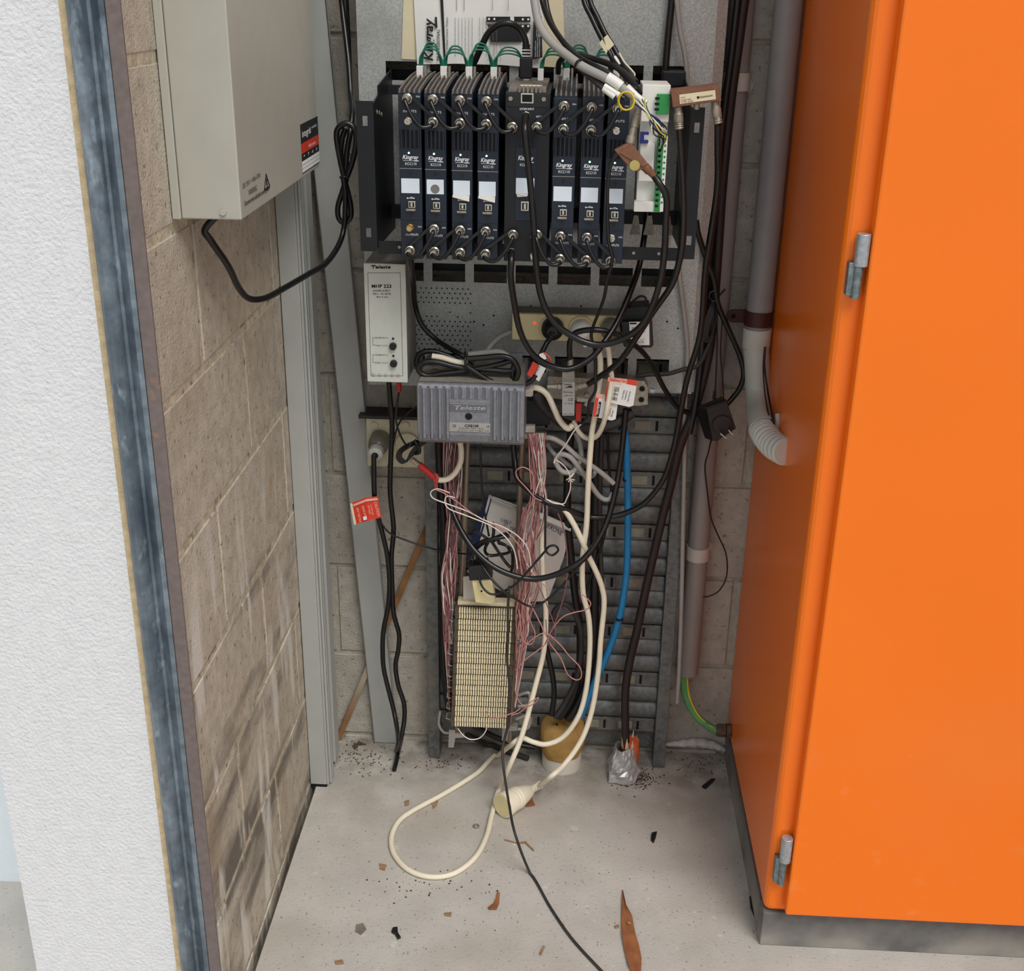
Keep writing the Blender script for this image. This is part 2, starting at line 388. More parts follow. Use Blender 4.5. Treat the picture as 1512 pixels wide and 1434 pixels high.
# concrete blocks, each one a piece of its wall, joints recessed
_bm = {}
def block(parent, x0, x1, y0, y1, z0, z1, mat):
    key = (round(x1 - x0, 3), round(y1 - y0, 3), round(z1 - z0, 3), mat)
    c = Vector(((x0 + x1) / 2, (y0 + y1) / 2, (z0 + z1) / 2))
    if key not in _bm:
        hx, hy, hz = (x1 - x0) / 2, (y1 - y0) / 2, (z1 - z0) / 2
        o = mbox(-hx, hx, -hy, hy, -hz, hz).build('concrete_block', mat, None)
        o.parent = parent; b = o.modifiers.new('bevel', 'BEVEL'); b.width = 0.0015; b.segments = 1; _bm[key] = o
    else:
        o = _bm[key].copy(); COL.objects.link(o); o.parent = parent
    o.location = c + Vector((random.uniform(-.0006, .0006), random.uniform(-.0006, .0006), 0))
ZC = [0.010 + 0.182 * k for k in range(14)]
for k in range(-1, 17):
    z0 = (0.010 + 0.182 * k) + 0.004; z1 = z0 + 0.174
    if k == -1: z0 = -0.03
    # left wall: stretchers along y
    off = -0.378 + (0.0 if k % 2 == 0 else 0.182)
    ys = [off + 0.364 * j for j in range(-2, 3)]
    ed = sorted(set([-0.735] + [q for q in ys if -0.72 < q < -0.02] + [0.0]))
    for a, b in zip(ed[:-1], ed[1:]): block(wl, XL - 0.03, XL, a + 0.006, b - 0.006, z0 + .002, z1 - .002, 'block_left')
    off = -0.05 + (0.0 if k % 2 else 0.182)
    xs = [off + 0.364 * j for j in range(-2, 5)]
    ed = sorted(set([XL] + [q for q in xs if XL + 0.03 < q < 0.95] + [1.0]))
    for a, b in zip(ed[:-1], ed[1:]): block(wb, a + 0.004, b - 0.004, 0.0, 0.03, z0, z1, 'block_grey')
# rendered end of the left wall
wf = tag(mbox(-0.684, -0.493, -0.752, -0.7355, 0.0, 3.2).build('wall_front', 'render'), kind='structure')
MB().box(-0.493, -0.4855, -0.752, -0.7355, 0.0, 3.2).build('render_edge', 'render_edge', wf)
mbox(-0.684, -0.634, -0.735, 0.0, 0.0, 3.2).build('return_face', 'render', wf)
tag(mbox(-4, -0.69, -0.44, -0.30, 0.0, 3.2).build('wall_far_left', 'white_paint'), kind='structure')
# galvanised pressed jamb wrapping the corner
prof = [(-0.4845, -0.750), (-0.483, -0.760), (-0.478, -0.766), (-0.472, -0.766), (-0.4675, -0.761), (-0.465, -0.754), (-0.462, -0.7525),
        (-0.457, -0.756), (-0.451, -0.7615), (-0.4455, -0.7615), (-0.4455, -0.74), (-0.4845, -0.74)]
jb = MB().prism([(x, y, 0.0) for x, y in prof], (0, 0, 3.2)).build('trim_1', 'jamb', smooth=35)
tag(jb, kind='structure')
mbox(-0.4453, -0.4305, -0.7605, -0.7565, 0.0, 3.2).build('edge_strip', 'rust', jb, bevel=0.0008)

# ================================================================== ORANGE CABINET
XC = 0.323; YD = -0.52
cab = thing('electrical_cabinet', 'tall orange enamelled steel cabinet with hinged door on a charcoal plinth', 'cabinet', (0.75, -0.25, 0))
mbox(XC, 0.99, -0.47, -0.001, 0.0, 0.062).build('plinth', 'plinth', cab)
mbox(XC + 0.0005, 0.99, -0.499, -0.468, 0.0, 0.064).build('plinth', 'plinth', cab, bevel=0.002)
mbox(XC, 0.99, -0.5, -0.001, 0.066, 2.1).build('body', 'orange', cab, bevel=0.012, seg=4)
xd = P(1335, 0, YD).x; zd = P(1165, 1352, YD).z
xe = PX(1325, 0, xd).y
mbox(xd, 0.985, YD, -0.5005, zd, 2.08).build('door', 'orange', cab, bevel=0.003)
for (top, bot, wpx) in (((1275, 345), (1264, 440), 11), ((1162, 1237), (1155, 1305), 9)):
    hr = MB(); a = P(top[0], top[1], -0.512); b = P(bot[0], bot[1], -0.512); x = a.x; ym = -0.512
    mid = a.z + (b.z - a.z) * 0.5
    h = hr.cyl((x + .001, ym, a.z), (x + .001, ym, mid), 0.0085, n=18).build('hinge', 'zinc', cab, smooth=40, bevel=0.0008)
    MB().cyl((x - .001, ym, mid - .0004), (x - .001, ym, b.z), 0.0058, n=16).build('hinge_pin', 'zinc_dark', h, smooth=40)
    MB().box(x - .0125, x - .002, ym - 0.002, ym + 0.012, b.z + .003, mid + .004).build('hinge_leaf', 'zinc_dark', h, bevel=0.0008)

# ================================================================== ALARM ENCLOSURE ON LEFT WALL
XF = -0.368
en = thing('alarm_enclosure', 'pale grey steel alarm panel enclosure hung on the left block wall', 'enclosure', (-0.41, -0.4, 1.113))
mbox(XL + 0.0005, XL + 0.010, -0.625, -0.190, 1.113, 1.72).build('backbox', 'enclosure', en, bevel=0.001)
mbox(XL + 0.0105, XF, -0.623, -0.195, 1.1135, 1.719).build('cover', 'enclosure', en, bevel=0.0016)
MB().cyl((-0.388, -0.6235, 1.122), (-0.388, -0.6255, 1.122), 0.0035).build('screw', 'enclosure', en, smooth=40)
lb = MB().box(XF, XF + 0.0004, -0.306, -0.192, 1.119, 1.183).build('maker_label', 'ink', en)
N = (1, 0, 0)
MB().box(XF + 0.0004, XF + 0.0006, -0.306, -0.192, 1.145, 1.158).build('red_band', 'tag_red', lb)
for z in (1.1205, 1.1255, 1.1305):
    MB().box(XF + 0.0004, XF + 0.0006, -0.306, -0.192, z, z + 0.0043).build('white_row', 'paper', lb)
text_on('integriti', (XF + .0005, -0.301, 1.166), (XF + .0005, -0.245, 1.166), 0.009, N, 'ink_white', lb, bold=0.01)
text_on('security', (XF + .0005, -0.238, 1.171), (XF + .0005, -0.205, 1.171), 0.004, N, 'ink_white', lb)
text_on('Access', (XF + .0007, -0.265, 1.1485), (XF + .0007, -0.218, 1.1485), 0.005, N, 'paper', lb)
for i in range(4):
    text_on('*TAO'[i], (XF + .0005, -0.298 + .027 * i, 1.1385), (XF + .0005, -0.289 + .027 * i, 1.1385), 0.004, N, 'ink_white', lb)
XT = XF + .0004
text_on('230 / 240 V ~ 400mA 50Hz', PX(358, 279, XF), PX(384, 261, XF), 0.0055, N, 'ink', en)
text_on('WARNING', PX(367, 289, XF), PX(379, 281, XF), 0.0065, N, 'ink', en)
text_on('Disconnect mains cable before removing cover', PX(361, 304.5, XF), PX(397.5, 280.5, XF), 0.0055, N, 'ink', en, bold=0.012)
ta, tb, tcn = PX(390, 281, XF), PX(398, 275, XF), PX(392.4, 257, XF)
ta.z = tb.z = (ta.z + tb.z) / 2
for q0, q1 in ((ta, tb), (tb, tcn), (tcn, ta)):
    d = (q1 - q0).normalized(); nn = d.cross(Vector(N)) * 0.0011
    MB().prism([q0 + nn + Vector((.0002, 0, 0)), q0 - nn + Vector((.0002, 0, 0)), q1 - nn + Vector((.0002, 0, 0)), q1 + nn + Vector((.0002, 0, 0))], (.0004, 0, 0)).build('warning_triangle', 'ink', en)
cm = (ta + tb + tcn) / 3
MB().prism([cm + Vector((.0004, -.002, .006)), cm + Vector((.0004, .003, .006)), cm + Vector((.0004, .001, 0)), cm + Vector((.0004, .004, 0)), cm + Vector((.0004, -.001, -.008)), cm + Vector((.0004, 0, -.001)), cm + Vector((.0004, -.003, -.001))], (.0003, 0, 0)).build('warning_bolt', 'ink', en)

# power lead of the enclosure with its tied coil
pl = thing('power_lead', 'black mains lead sagging from the grey enclosure to a tied coil beside the black rack', 'cable', P(365, 441, -0.4))
cpart('cord', [Vector((-0.407, -0.56, 1.1132)), (303, 338, -.565), (311, 355, -.56), (337, 393, -.52), (352, 424, -.48), (368, 441, -.45), (392, 440, -.42), (419, 426, -.37), (455, 405, -.30), (481, 389, -.26), (500, 362, -.22), (508, 335, -.2), (510, 290, -.2), (507, 262, -.2)], 0.0042, 'cable', pl)
cpart('cord', [(509, 265, -.19), (503, 240, -.19), (497, 205, -.19), (499, 190, -.19), (511, 182, -.19), (523, 190, -.19), (526, 210, -.19), (520, 240, -.19), (512, 262, -.19), (505, 285, -.19), (499, 305, -.19), (500, 322, -.19), (508, 329, -.19), (517, 322, -.19), (518, 305, -.19), (513, 282, -.19), (508, 262, -.185), (503, 230, -.18), (505, 205, -.18), (510, 190, -.18)], 0.0042, 'cable', pl)
cpart('cord', [(510, 262, -.18), (512, 225, -.175), (517, 195, -.17), (520, 165, -.15), (518, 140, -.12), (515, 95, -.1), (510, 50, -.08), (504, 0, -.06), (498, -60, -.06)], 0.0042, 'cable', pl)
cpart('cable_tie', [(502, 262, -.196), (508, 261, -.199), (515, 263, -.196)], 0.0016, 'black', pl)
cable('vertical_cable', 'thin black cable running up the dark gap left of the galvanised panel', 'cable', [(510, -40), (514, 30), (517, 90), (519, 150), (520, 190)], 0.0025, 'cable', -.03)

# ================================================================== TRUNKING
dk = thing('cable_trunking', 'grey steel cable trunking standing upright against the left block wall', 'trunking', (-0.425, -0.11, 0.0))
mbox(XL + 0.001, -0.4155, -0.157, -0.07, 0.001, 2.4).build('body', 'duct', dk, bevel=0.0012)
mbox(-0.4153, -0.4115, -0.1565, -0.115, 0.004, 2.4).build('lid', 'duct', dk, bevel=0.001)
mbox(-0.4113, -0.4075, -0.150, -0.140, 0.004, 2.4).build('ridge', 'duct', dk, bevel=0.001)
mbox(-0.4113, -0.4085, -0.132, -0.122, 0.004, 2.4).build('ridge', 'duct', dk, bevel=0.001)
mbox(-0.4155, -0.4075, -0.108, -0.072, 0.02, 2.4).build('lid', 'duct', dk, bevel=0.001)
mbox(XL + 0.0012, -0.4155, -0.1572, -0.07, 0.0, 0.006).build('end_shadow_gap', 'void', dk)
ls = thing('trunking_lid', 'loose grey trunking lid leaning against the back wall beside the trunking', 'trunking lid', PZ(570, 1094))
b0 = PZ(553, 1096); b1 = PZ(588.5, 1091); b0.y = b1.y = -0.014; b0.z = b1.z = 0.002
t1 = P(481, 0, -0.05); t0 = t1 + (b0 - b1); ext = (t1 - b1) * 0.1; t0 += ext; t1 += ext
dv = Vector((0, .002, 0))
MB().hexa([b0, b1, b1 + dv, b0 + dv, t0, t1, t1 + dv, t0 + dv]).build('web', 'duct', ls)
for (a, c, s_) in ((b0, t0, 1), (b1, t1, -1)):
    u = Vector((.0016 * s_, 0, 0)); d2 = Vector((0, .011, 0))
    MB().hexa([a, a + u, a + u + d2, a + d2, c, c + u, c + u + d2, c + d2]).build('lip', 'duct', ls)
st = thing('timber_stick', 'thin stained timber stick leaning behind the loose grey lid', 'stick', PZ(499, 1090))
p0 = P(499, 1093, -0.012); p1 = P(640, 758, -0.02); p0.z = max(p0.z, 0.002)
d = (p1 - p0).normalized(); sd_ = d.cross(Vector((0, 1, 0))).normalized() * 0.0055; bk = Vector((0, .009, 0))
MB().hexa([p0 - sd_, p0 + sd_, p0 + sd_ + bk, p0 - sd_ + bk, p1 - sd_, p1 + sd_, p1 + sd_ + bk, p1 - sd_ + bk]).build('stick', 'timber', st, bevel=0.001)

# ================================================================== GALVANISED MOUNTING PANEL
YP = -0.09
def plate(x0, x1, z0, z1, holes, y, th):
    xs = sorted(set([x0, x1] + [h[0] for h in holes] + [h[1] for h in holes])); zs = sorted(set([z0, z1] + [h[2] for h in holes] + [h[3] for h in holes]))
    def solid(i, j):
        if i < 0 or j < 0 or i >= len(xs) - 1 or j >= len(zs) - 1: return False
        cx, cz = (xs[i] + xs[i + 1]) / 2, (zs[j] + zs[j + 1]) / 2
        return not any(h[0] < cx < h[1] and h[2] < cz < h[3] for h in holes)
    mb = MB(); idx = {}
    def vid(i, j, k):
        if (i, j, k) not in idx: idx[(i, j, k)] = len(mb.v); mb.v.append((xs[i], y + k * th, zs[j]))
        return idx[(i, j, k)]
    for i in range(len(xs) - 1):
        for j in range(len(zs) - 1):
            if not solid(i, j): continue
            mb.f.append((vid(i, j, 0), vid(i + 1, j, 0), vid(i + 1, j + 1, 0), vid(i, j + 1, 0)))
            mb.f.append((vid(i, j, 1), vid(i, j + 1, 1), vid(i + 1, j + 1, 1), vid(i + 1, j, 1)))
            for (di, dj, q) in ((-1, 0, ((0, 0), (0, 1))), (1, 0, ((1, 1), (1, 0))), (0, -1, ((1, 0), (0, 0))), (0, 1, ((0, 1), (1, 1)))):
                if not solid(i + di, j + dj):
                    (a, b), (c, e) = q
                    mb.f.append((vid(i + a, j + b, 0), vid(i + c, j + e, 0), vid(i + c, j + e, 1), vid(i + a, j + b, 1)))
    return mb
mp = thing('backing_board', 'slotted galvanised steel backing panel fixed above the ribbed frame', 'panel', (-0.06, YP, 0.755))
holes = []
for k in range(-4, 4):
    x = -0.022 + 0.0655 * k
    for (za, zb_) in ((1.226, 1.253), (0.926, 0.955), (0.781, 0.809)):
        a, b = x, x + 0.052
        if a > -0.31 and b < 0.195: holes.append((a, b, za, zb_))
plate(-0.325, 0.196, 0.754, 1.75, holes, YP, 0.002).build('slotted_plate', 'panel', mp)
MB().prism([(0.196, YP, .754), (0.212, YP + 0.012, .754), (0.212, YP + 0.085, .754), (0.210, YP + 0.085, .754), (0.210, YP + .013, .754), (.195, YP + .002, .754)], (0, 0, 1.0)).build('return_flange', 'panel', mp)
mbox(-0.325, -0.323, YP + 0.002, -0.002, 0.754, 1.75).build('return_flange', 'panel', mp)
mbox(-0.325, 0.2, YP + 0.002, YP + .03, 0.752, 0.754).build('bottom_flange', 'panel', mp)
ph = MB()
for j in range(16):
    if j in (4, 5, 6): n_on = [i for i in range(11) if random.random() < 0.35]
    else: n_on = range(11)
    for i in n_on:
        x = -0.245 + 0.0083 * i + (0.004 if j % 2 else 0); z = 0.915 - 0.0076 * j
        ph.lathe((x, YP - 0.0003, z), (0, 1, 0), [(0, 0.0014), (0.0006, 0.0014)], 6)
for (a, b) in ((784, 452), (858, 452), (985, 475), (1001, 485), (700, 475), (714, 480), (729, 466)):
    q = P(a, b, YP); ph.lathe((q.x, YP - .0003, q.z), (0, 1, 0), [(0, .0017), (.0006, .0017)], 8)
tag(ph.build('perforation', 'void', mp), kind='stuff')
# dark cable behind the middle slots
bx = thing('splitter_bracket', 'dark steel equipment seen through the slots of the galvanised panel', 'bracket', (-0.06, -0.03, 0.9))
mbox(-0.3, 0.18, -0.03, -0.004, 0.93, 0.943).build('rail', 'rack_black', bx)
mbox(-0.3, 0.18, -0.03, -0.004, 1.225, 1.236).build('rail', 'rack_black', bx)
mbox(-0.3, 0.18, -0.028, -0.004, 0.786, 0.797).build('rail', 'rack_black', bx)

# ================================================================== RIBBED FRAME BELOW
YF_ = -0.055
fr = thing('distribution_frame', 'dull steel distribution frame of horizontal ribbed slats between two uprights', 'frame', (-0.02, -0.04, 0.0))
mbox(-0.240, -0.219, YF_, -0.01, 0.0005, 0.80).build('upright', 'frame_steel', fr, bevel=0.001)
mbox(0.184, 0.206, YF_, -0.01, 0.0005, 0.80).build('upright', 'frame_steel', fr, bevel=0.001)
xr0, xr1 = -0.2185, 0.1835; xw = (xr1 - xr0) / 2; xm = (xr0 + xr1) / 2
flat = mbox(-xw, xw, -0.003, 0.003, -0.0140, 0.0140).build('slat', 'frame_steel', fr, world=False, bevel=0.001)
arc = [(0.012 * -math.cos(t), 0.0177 * math.sin(t)) for t in np.linspace(-PI / 2, PI / 2, 9)]
mbox(xr0, xr1, -0.024, -0.022, 0.03, 0.80).build('backing_sheet', 'frame_steel', fr)
rib = MB(); rib.prism([(-xw, a + 0.004, b) for a, b in arc], (2 * xw, 0, 0)); rib = rib.build('slat', 'frame_steel', fr, world=False, smooth=40)
ins = mbox(-0.013, 0.013, -0.0012, 0.001, -0.008, 0.008).build('insert', 'slat_pale', flat, world=False)
slot = mbox(-0.0022, 0.0022, -0.0008, 0.001, -0.009, 0.009).build('slot', 'void', flat, world=False)
pitch = 0.0992; z_flat = [P(950, 1007, -0.045).z + pitch * k for k in range(-1, 7)]
first = {'flat': True, 'rib': True}
def put(proto, key, z, kids=True):
    if first[key]: o = proto; first[key] = False
    else:
        o = proto.copy(); COL.objects.link(o); o.parent = fr
    o.location = Vector((xm, -0.034, z)) - Vector((-0.02, -0.04, 0.0)); return o
for i, z in enumerate(z_flat):
    fo = put(flat, 'flat', z)
    xs_ = [(-0.10 + 0.062 * k) for k in range(5)]
    for k, x in enumerate(xs_):
        if i == 0 and k == 0: io, so_, so2 = ins, slot, None
        else:
            io = ins.copy(); COL.objects.link(io); so_ = slot.copy(); COL.objects.link(so_)
        io.parent = fo; so_.parent = fo
        io.location = (x - 0.002, -0.003, 0); so_.location = (x + 0.0215, -0.003, 0)
    for dz in (0.0322, 0.0676):
        if z + dz < 0.80: put(rib, 'rib', z + dz)
rods = thing('mounting_rods', 'pair of tarnished round rods carrying the ivory terminal block', 'rods', P(712, 900, -0.11))
for a, b in (((691, 640), (673, 1088)), ((772, 640), (752, 1095))):
    A = P(a[0], a[1], -0.11); B = P(b[0], b[1], -0.11)
    MB().cyl(A, B, 0.0052, n=12).build('rod', 'rod', rods, smooth=40)
for (x, y_) in ((742, 1082), (663, 1092)):
    MB().prism([P(x, y_ - 14, -.118), P(x + 9, y_ - 14, -.118), P(x + 9, y_ - 9, -.118), P(x + 22, y_ - 9, -.118), P(x + 22, y_ - 3, -.118), P(x + 9, y_ - 2, -.118), P(x + 7, y_ + 12, -.118), P(x - 1, y_ + 12, -.118)], (0, .012, 0)).build('foot_clip', 'clip_grey', rods)
for k, (a, yy) in enumerate((((762, 1028), -0.1), ((762, 1062), -.1))):
    MB().tube(crom([P(a[0], a[1] + q[1], yy) if False else P(a[0] + q[0], a[1] + q[1], yy) for q in ((0, 0), (14, -5), (20, -3), (19, 10), (14, 14), (3, 15))], 4), 0.0032, 8).build('jumper_ring', 'clip_grey', rods, smooth=60)
MB().tube(crom([P(650 + q[0], 1050 + q[1], -.1) for q in ((0, 0), (-2, 18), (4, 30), (14, 32), (18, 22))], 4), 0.0026, 8).build('jumper_ring', 'clip_grey', rods, smooth=60)

# ================================================================== CONDUITS AND PIPES ON THE RIGHT
cd_ = thing('vertical_conduit', 'grey-pink conduit on the back wall right of the ribbed frame', 'conduit', P(1020, 995, -.03))
A = P(1016, 995, -0.03); x = A.x
MB().cyl((x, -0.026, A.z), (x, -0.026, 1.9), 0.0185, n=24).build('tube', 'pvc_pink', cd_, smooth=40)
z = P(1025, 815, -.026).z
sm_ = MB().cyl((x, -0.026, z - .0125), (x, -0.026, z + .0125), 0.0205, n=24).build('saddle', 'saddle_white', cd_, smooth=40)
def ear(xc, zc, r, mat, parent, y0=-0.006, side=1, L=0.02):
    pr = [(xc - L * side, zc - r)] + [(xc + math.sin(t) * r * side, zc - math.cos(t) * r) for t in np.linspace(0, PI, 9)] + [(xc - L * side, zc + r)]
    e = MB().prism([(a, y0, b) for a, b in pr], (0, 0.005, 0)).build('ear', mat, parent)
    MB().lathe((xc, y0 - .0004, zc), (0, 1, 0), [(0, r * .38), (.0008, r * .38)], 10).build('screw_hole', 'void', e)
ear(P(1043, 807, -.006).x, P(1043, 807, -.006).z, 0.0105, 'saddle_white', sm_)
us = thing('pipe_saddle', 'pale saddle clip with one screw ear high on the back wall', 'saddle', P(1090, 127, -.03))
s2 = MB().cyl((x, -0.026, 1.216), (x, -0.026, 1.242), 0.0212, n=24).build('band', 'saddle_white', us, smooth=40)
ear(P(1101, 127, -.006).x, P(1101, 127, -.006).z, 0.0115, 'saddle_white', us)

pp = thing('drain_pipe', 'grey pipe down the back wall ending in a pale corrugated elbow into the orange cabinet', 'pipe', P(1120, 480, -.04))
yp_ = -0.075
top = P(1166, 0, yp_); xq = top.x - .001; zq = P(1118, 487, yp_).z
MB().cyl((xq, yp_, zq), (xq, yp_, 1.9), 0.0205, n=28).build('upper_pipe', 'pvc_grey', pp, smooth=40)
MB().lathe((xq, yp_, zq + .003), (0, 0, -1), [(0, .0225), (.028, .0225), (.033, .0215)], 28).build('socket', 'pvc_white', pp, smooth=40)
q = crom([Vector((xq, yp_, zq - .028)), P(1118, 545, yp_), P(1119, 578, yp_ - .004), P(1121, 604, -.11), P(1125, 627, -.175), P(1128, 636, -.20)], 8)
MB().tube(q, 0.0208, 24).build('elbow', 'pvc_white', pp, smooth=50)
MB().tube(q[-5:], 0.0226, 24).build('collar', 'pvc_white', pp, smooth=50)
en_ = PX(1161, 668, XC)
qq = crom([P(1128, 636, -.20), P(1132, 645, -.225), P(1143, 658, -.252), Vector((XC - .0005, en_.y, en_.z))], 12)
rr = [0.0185 + 0.0026 * (1 if (i // 2) % 2 else 0) for i in range(len(qq))]
MB().tube(qq, rr, 24).build('corrugated_hose', 'pvc_white', pp, smooth=20)
zb_ = P(1118, 468, yp_).z
sbn = MB().cyl((xq, yp_, zb_ - .013), (xq, yp_, zb_ + .011), 0.0218, n=28).build('saddle', 'saddle_brown', pp, smooth=40)
ear(P(1083, 467, -.05).x, P(1083, 467, -.05).z, 0.0105, 'saddle_brown', sbn, y0=-0.05, side=-1, L=.03)
hk = thing('hanging_string', 'thin black cord tied around the pale corrugated elbow', 'cord', P(1145, 630, -.21))
cpart('strand', [(1130, 512, -.1), (1129, 540, -.11), (1134, 580, -.14), (1140, 612, -.19), (1144, 632, -.225), (1148, 650, -.245)], 0.0016, 'cable', hk)
cpart('strand', [(1129, 512, -.1), (1127, 545, -.11), (1130, 585, -.14), (1136, 615, -.19), (1143, 624, -.22)], 0.0012, 'cable_brown', hk)
MB().prism([P(1145, 612, -.21), P(1151, 611, -.21), P(1151, 632, -.21), P(1146, 636, -.21)], (0, .004, 0)).build('clip', 'pvc_white', hk)

# earth cable and gland
ec = thing('earth_cable', 'thick green and yellow earth cable curving from the conduit into the cabinet gland', 'cable', P(1012, 990, -.03))
ep = cpath([(1012, 975, -.026), (1010, 1000, -.03), (1014, 1030, -.035), (1028, 1057, -.045), (1046, 1072, -.055), (1060, 1079, -.06)], -.05, .006)
MB().tube(ep, 0.0075, 14).build('sheath', 'cable_earth', ec, smooth=60)
off = np.array([0.0052, -0.0055, 0.002]); MB().tube(ep + off, 0.0019, 8).build('yellow_stripe', 'yellow', ec, smooth=60)
gl = thing('cable_gland', 'rusty brown cable gland on the lower side of the orange cabinet', 'gland', PX(1078, 1080, XC))
g0 = P(1057, 1078, -.06); g1 = Vector((XC - .0005, g0.y, g0.z - .001))
MB().lathe(g0, g1 - g0, [(0, .0095), (.004, .0125), ((g1 - g0).length * .62, .0125)], 8).build('hex_nut', 'gland', gl, bevel=.0008)
MB().lathe(g0 + (g1 - g0) * .66, g1 - g0, [(0, .0145), ((g1 - g0).length * .33, .0145)], 6).build('lock_nut', 'gland', gl, bevel=.0008)

# ================================================================== BLACK RACK
YM = -0.29
rk = thing('equipment_rack', 'black steel equipment rack frame holding the row of signal modules', 'rack', (-0.06, -0.2, 1.006))
YE = -0.272
for s_, xa, xb in ((0, P(529, 260, YE).x, P(554, 260, YE).x), (1, P(1013, 275, YE).x, P(1033, 275, YE).x)):
    za, zb2 = 1.009, 1.212
    hs = [((xa + xb) / 2 - .0035, (xa + xb) / 2 + .0035, zz - .0065, zz + .0065) for zz in (za + .026, zb2 - .026)]
    plate(xa, xb, za, zb2, hs, YE, 0.002).build('ear', 'rack_black', rk)
    xi = xb - .002 if s_ == 0 else xa
    MB().prism([(xi, YE + .002, za + .004), (xi, YE + .002, zb2 - .004), (xi, YE + .05, zb2 + .004), (xi, YE + .05, zb2 + .016), (xi, YP - .002, zb2 + .03), (xi, YP - .002, za - .0)], (.002, 0, 0)).build('side_plate', 'rack_black', rk)
    if s_ == 0:
        for (a, b) in ((.03, -.005), (.05, -.008), (.07, -.012)):
            MB().lathe((xi + .002, YE + a, zb2 + b - .012), (1, 0, 0), [(0, .003), (.0012, .003)], 10).build('screw', 'nickel_dull', rk)
XR0, XR1 = P(554, 260, YE).x, P(1013, 275, YE).x
lo = MB(); lo.box(XR0, XR1, -.262, -.26, 1.004, 1.022); lo.box(XR0, XR1, -.26, -.2, 1.004, 1.006); rr_ = lo.build('bottom_rail', 'rack_black', rk)
for px in (590, 935, 972):
    q = P(px, 385 if px > 700 else 375, -.262); MB().lathe((q.x, -.2635, 1.014), (0, 1, 0), [(0, .0022), (.002, .0022)], 10).build('screw', 'nickel_dull', rr_)
mbox(XR0, XR1, -.14, -.12, 1.21, 1.222).build('top_rail', 'rack_black', rk)
mbox(XR0, XR1, -.13, -.118, 1.03, 1.05).build('rear_rail', 'rack_black', rk)
for px in (938, 958, 985):
    q = P(px, 345, -.17); MB().prism([(q.x - .008, -.17, 1.022), (q.x + .008, -.17, 1.022), (q.x + .003, -.17, 1.05), (q.x - .003, -.17, 1.05)], (0, .002, 0)).build('guide', 'nickel_dull', rk)

# ---------------------------------------------------------------- F connectors and modules
def fcon(c, parent, mat='chrome', L=0.009, name='socket'):
    c = Vector(c)
    o = MB().lathe(c, (0, -1, 0), [(0, .0052), (.0025, .0052)], 6).build(name, mat, parent, bevel=.0004)
    MB().lathe(c + Vector((0, -.0025, 0)), (0, -1, 0), [(0, .004), (L, .004)], 12).build('thread', mat, o, smooth=40)
    MB().lathe(c + Vector((0, -.0025 - L, 0)), (0, -1, 0), [(0, .0012), (.0015, .0012)], 8).build('pin', 'gold' if mat != 'gold' else 'chrome', o)
    return o
ZB = 1.004
def zpx(py): return P(603, py, YM).z     # height on the front plane for the left modules
MODX = []
ORD = ['first', 'second', 'third', 'fourth', 'fifth', 'sixth', 'seventh']
WHERE = ['leftmost in the rack, its upper socket bare', 'second from the left, a grey smudge on its label', 'third from the left of the rack, its white label curling', 'directly left of the wide control module',
         'directly right of the wide control module', 'second right of the wide control module', 'beside the white terminal unit, its lower sockets bare']
mx = [(P(587.4, 131, YM).x, P(621, 131, YM).x), (P(626, 131, YM).x, P(658, 131, YM).x), (P(666.3, 131, YM).x, P(697.7, 131, YM).x), (P(705.4, 131, YM).x, P(737, 131, YM).x),
      (P(819, 135, YM).x, P(853, 135, YM).x), (P(861, 135, YM).x, P(893, 135, YM).x), (P(899, 135, YM).x, P(931, 135, YM).x)]
PB = [382, 384, 385, 386, 388, 389, 390]
YBK = -0.098
def arch(t): return 0.011 * math.sin(min(1, t * 1.15) * PI / 2)
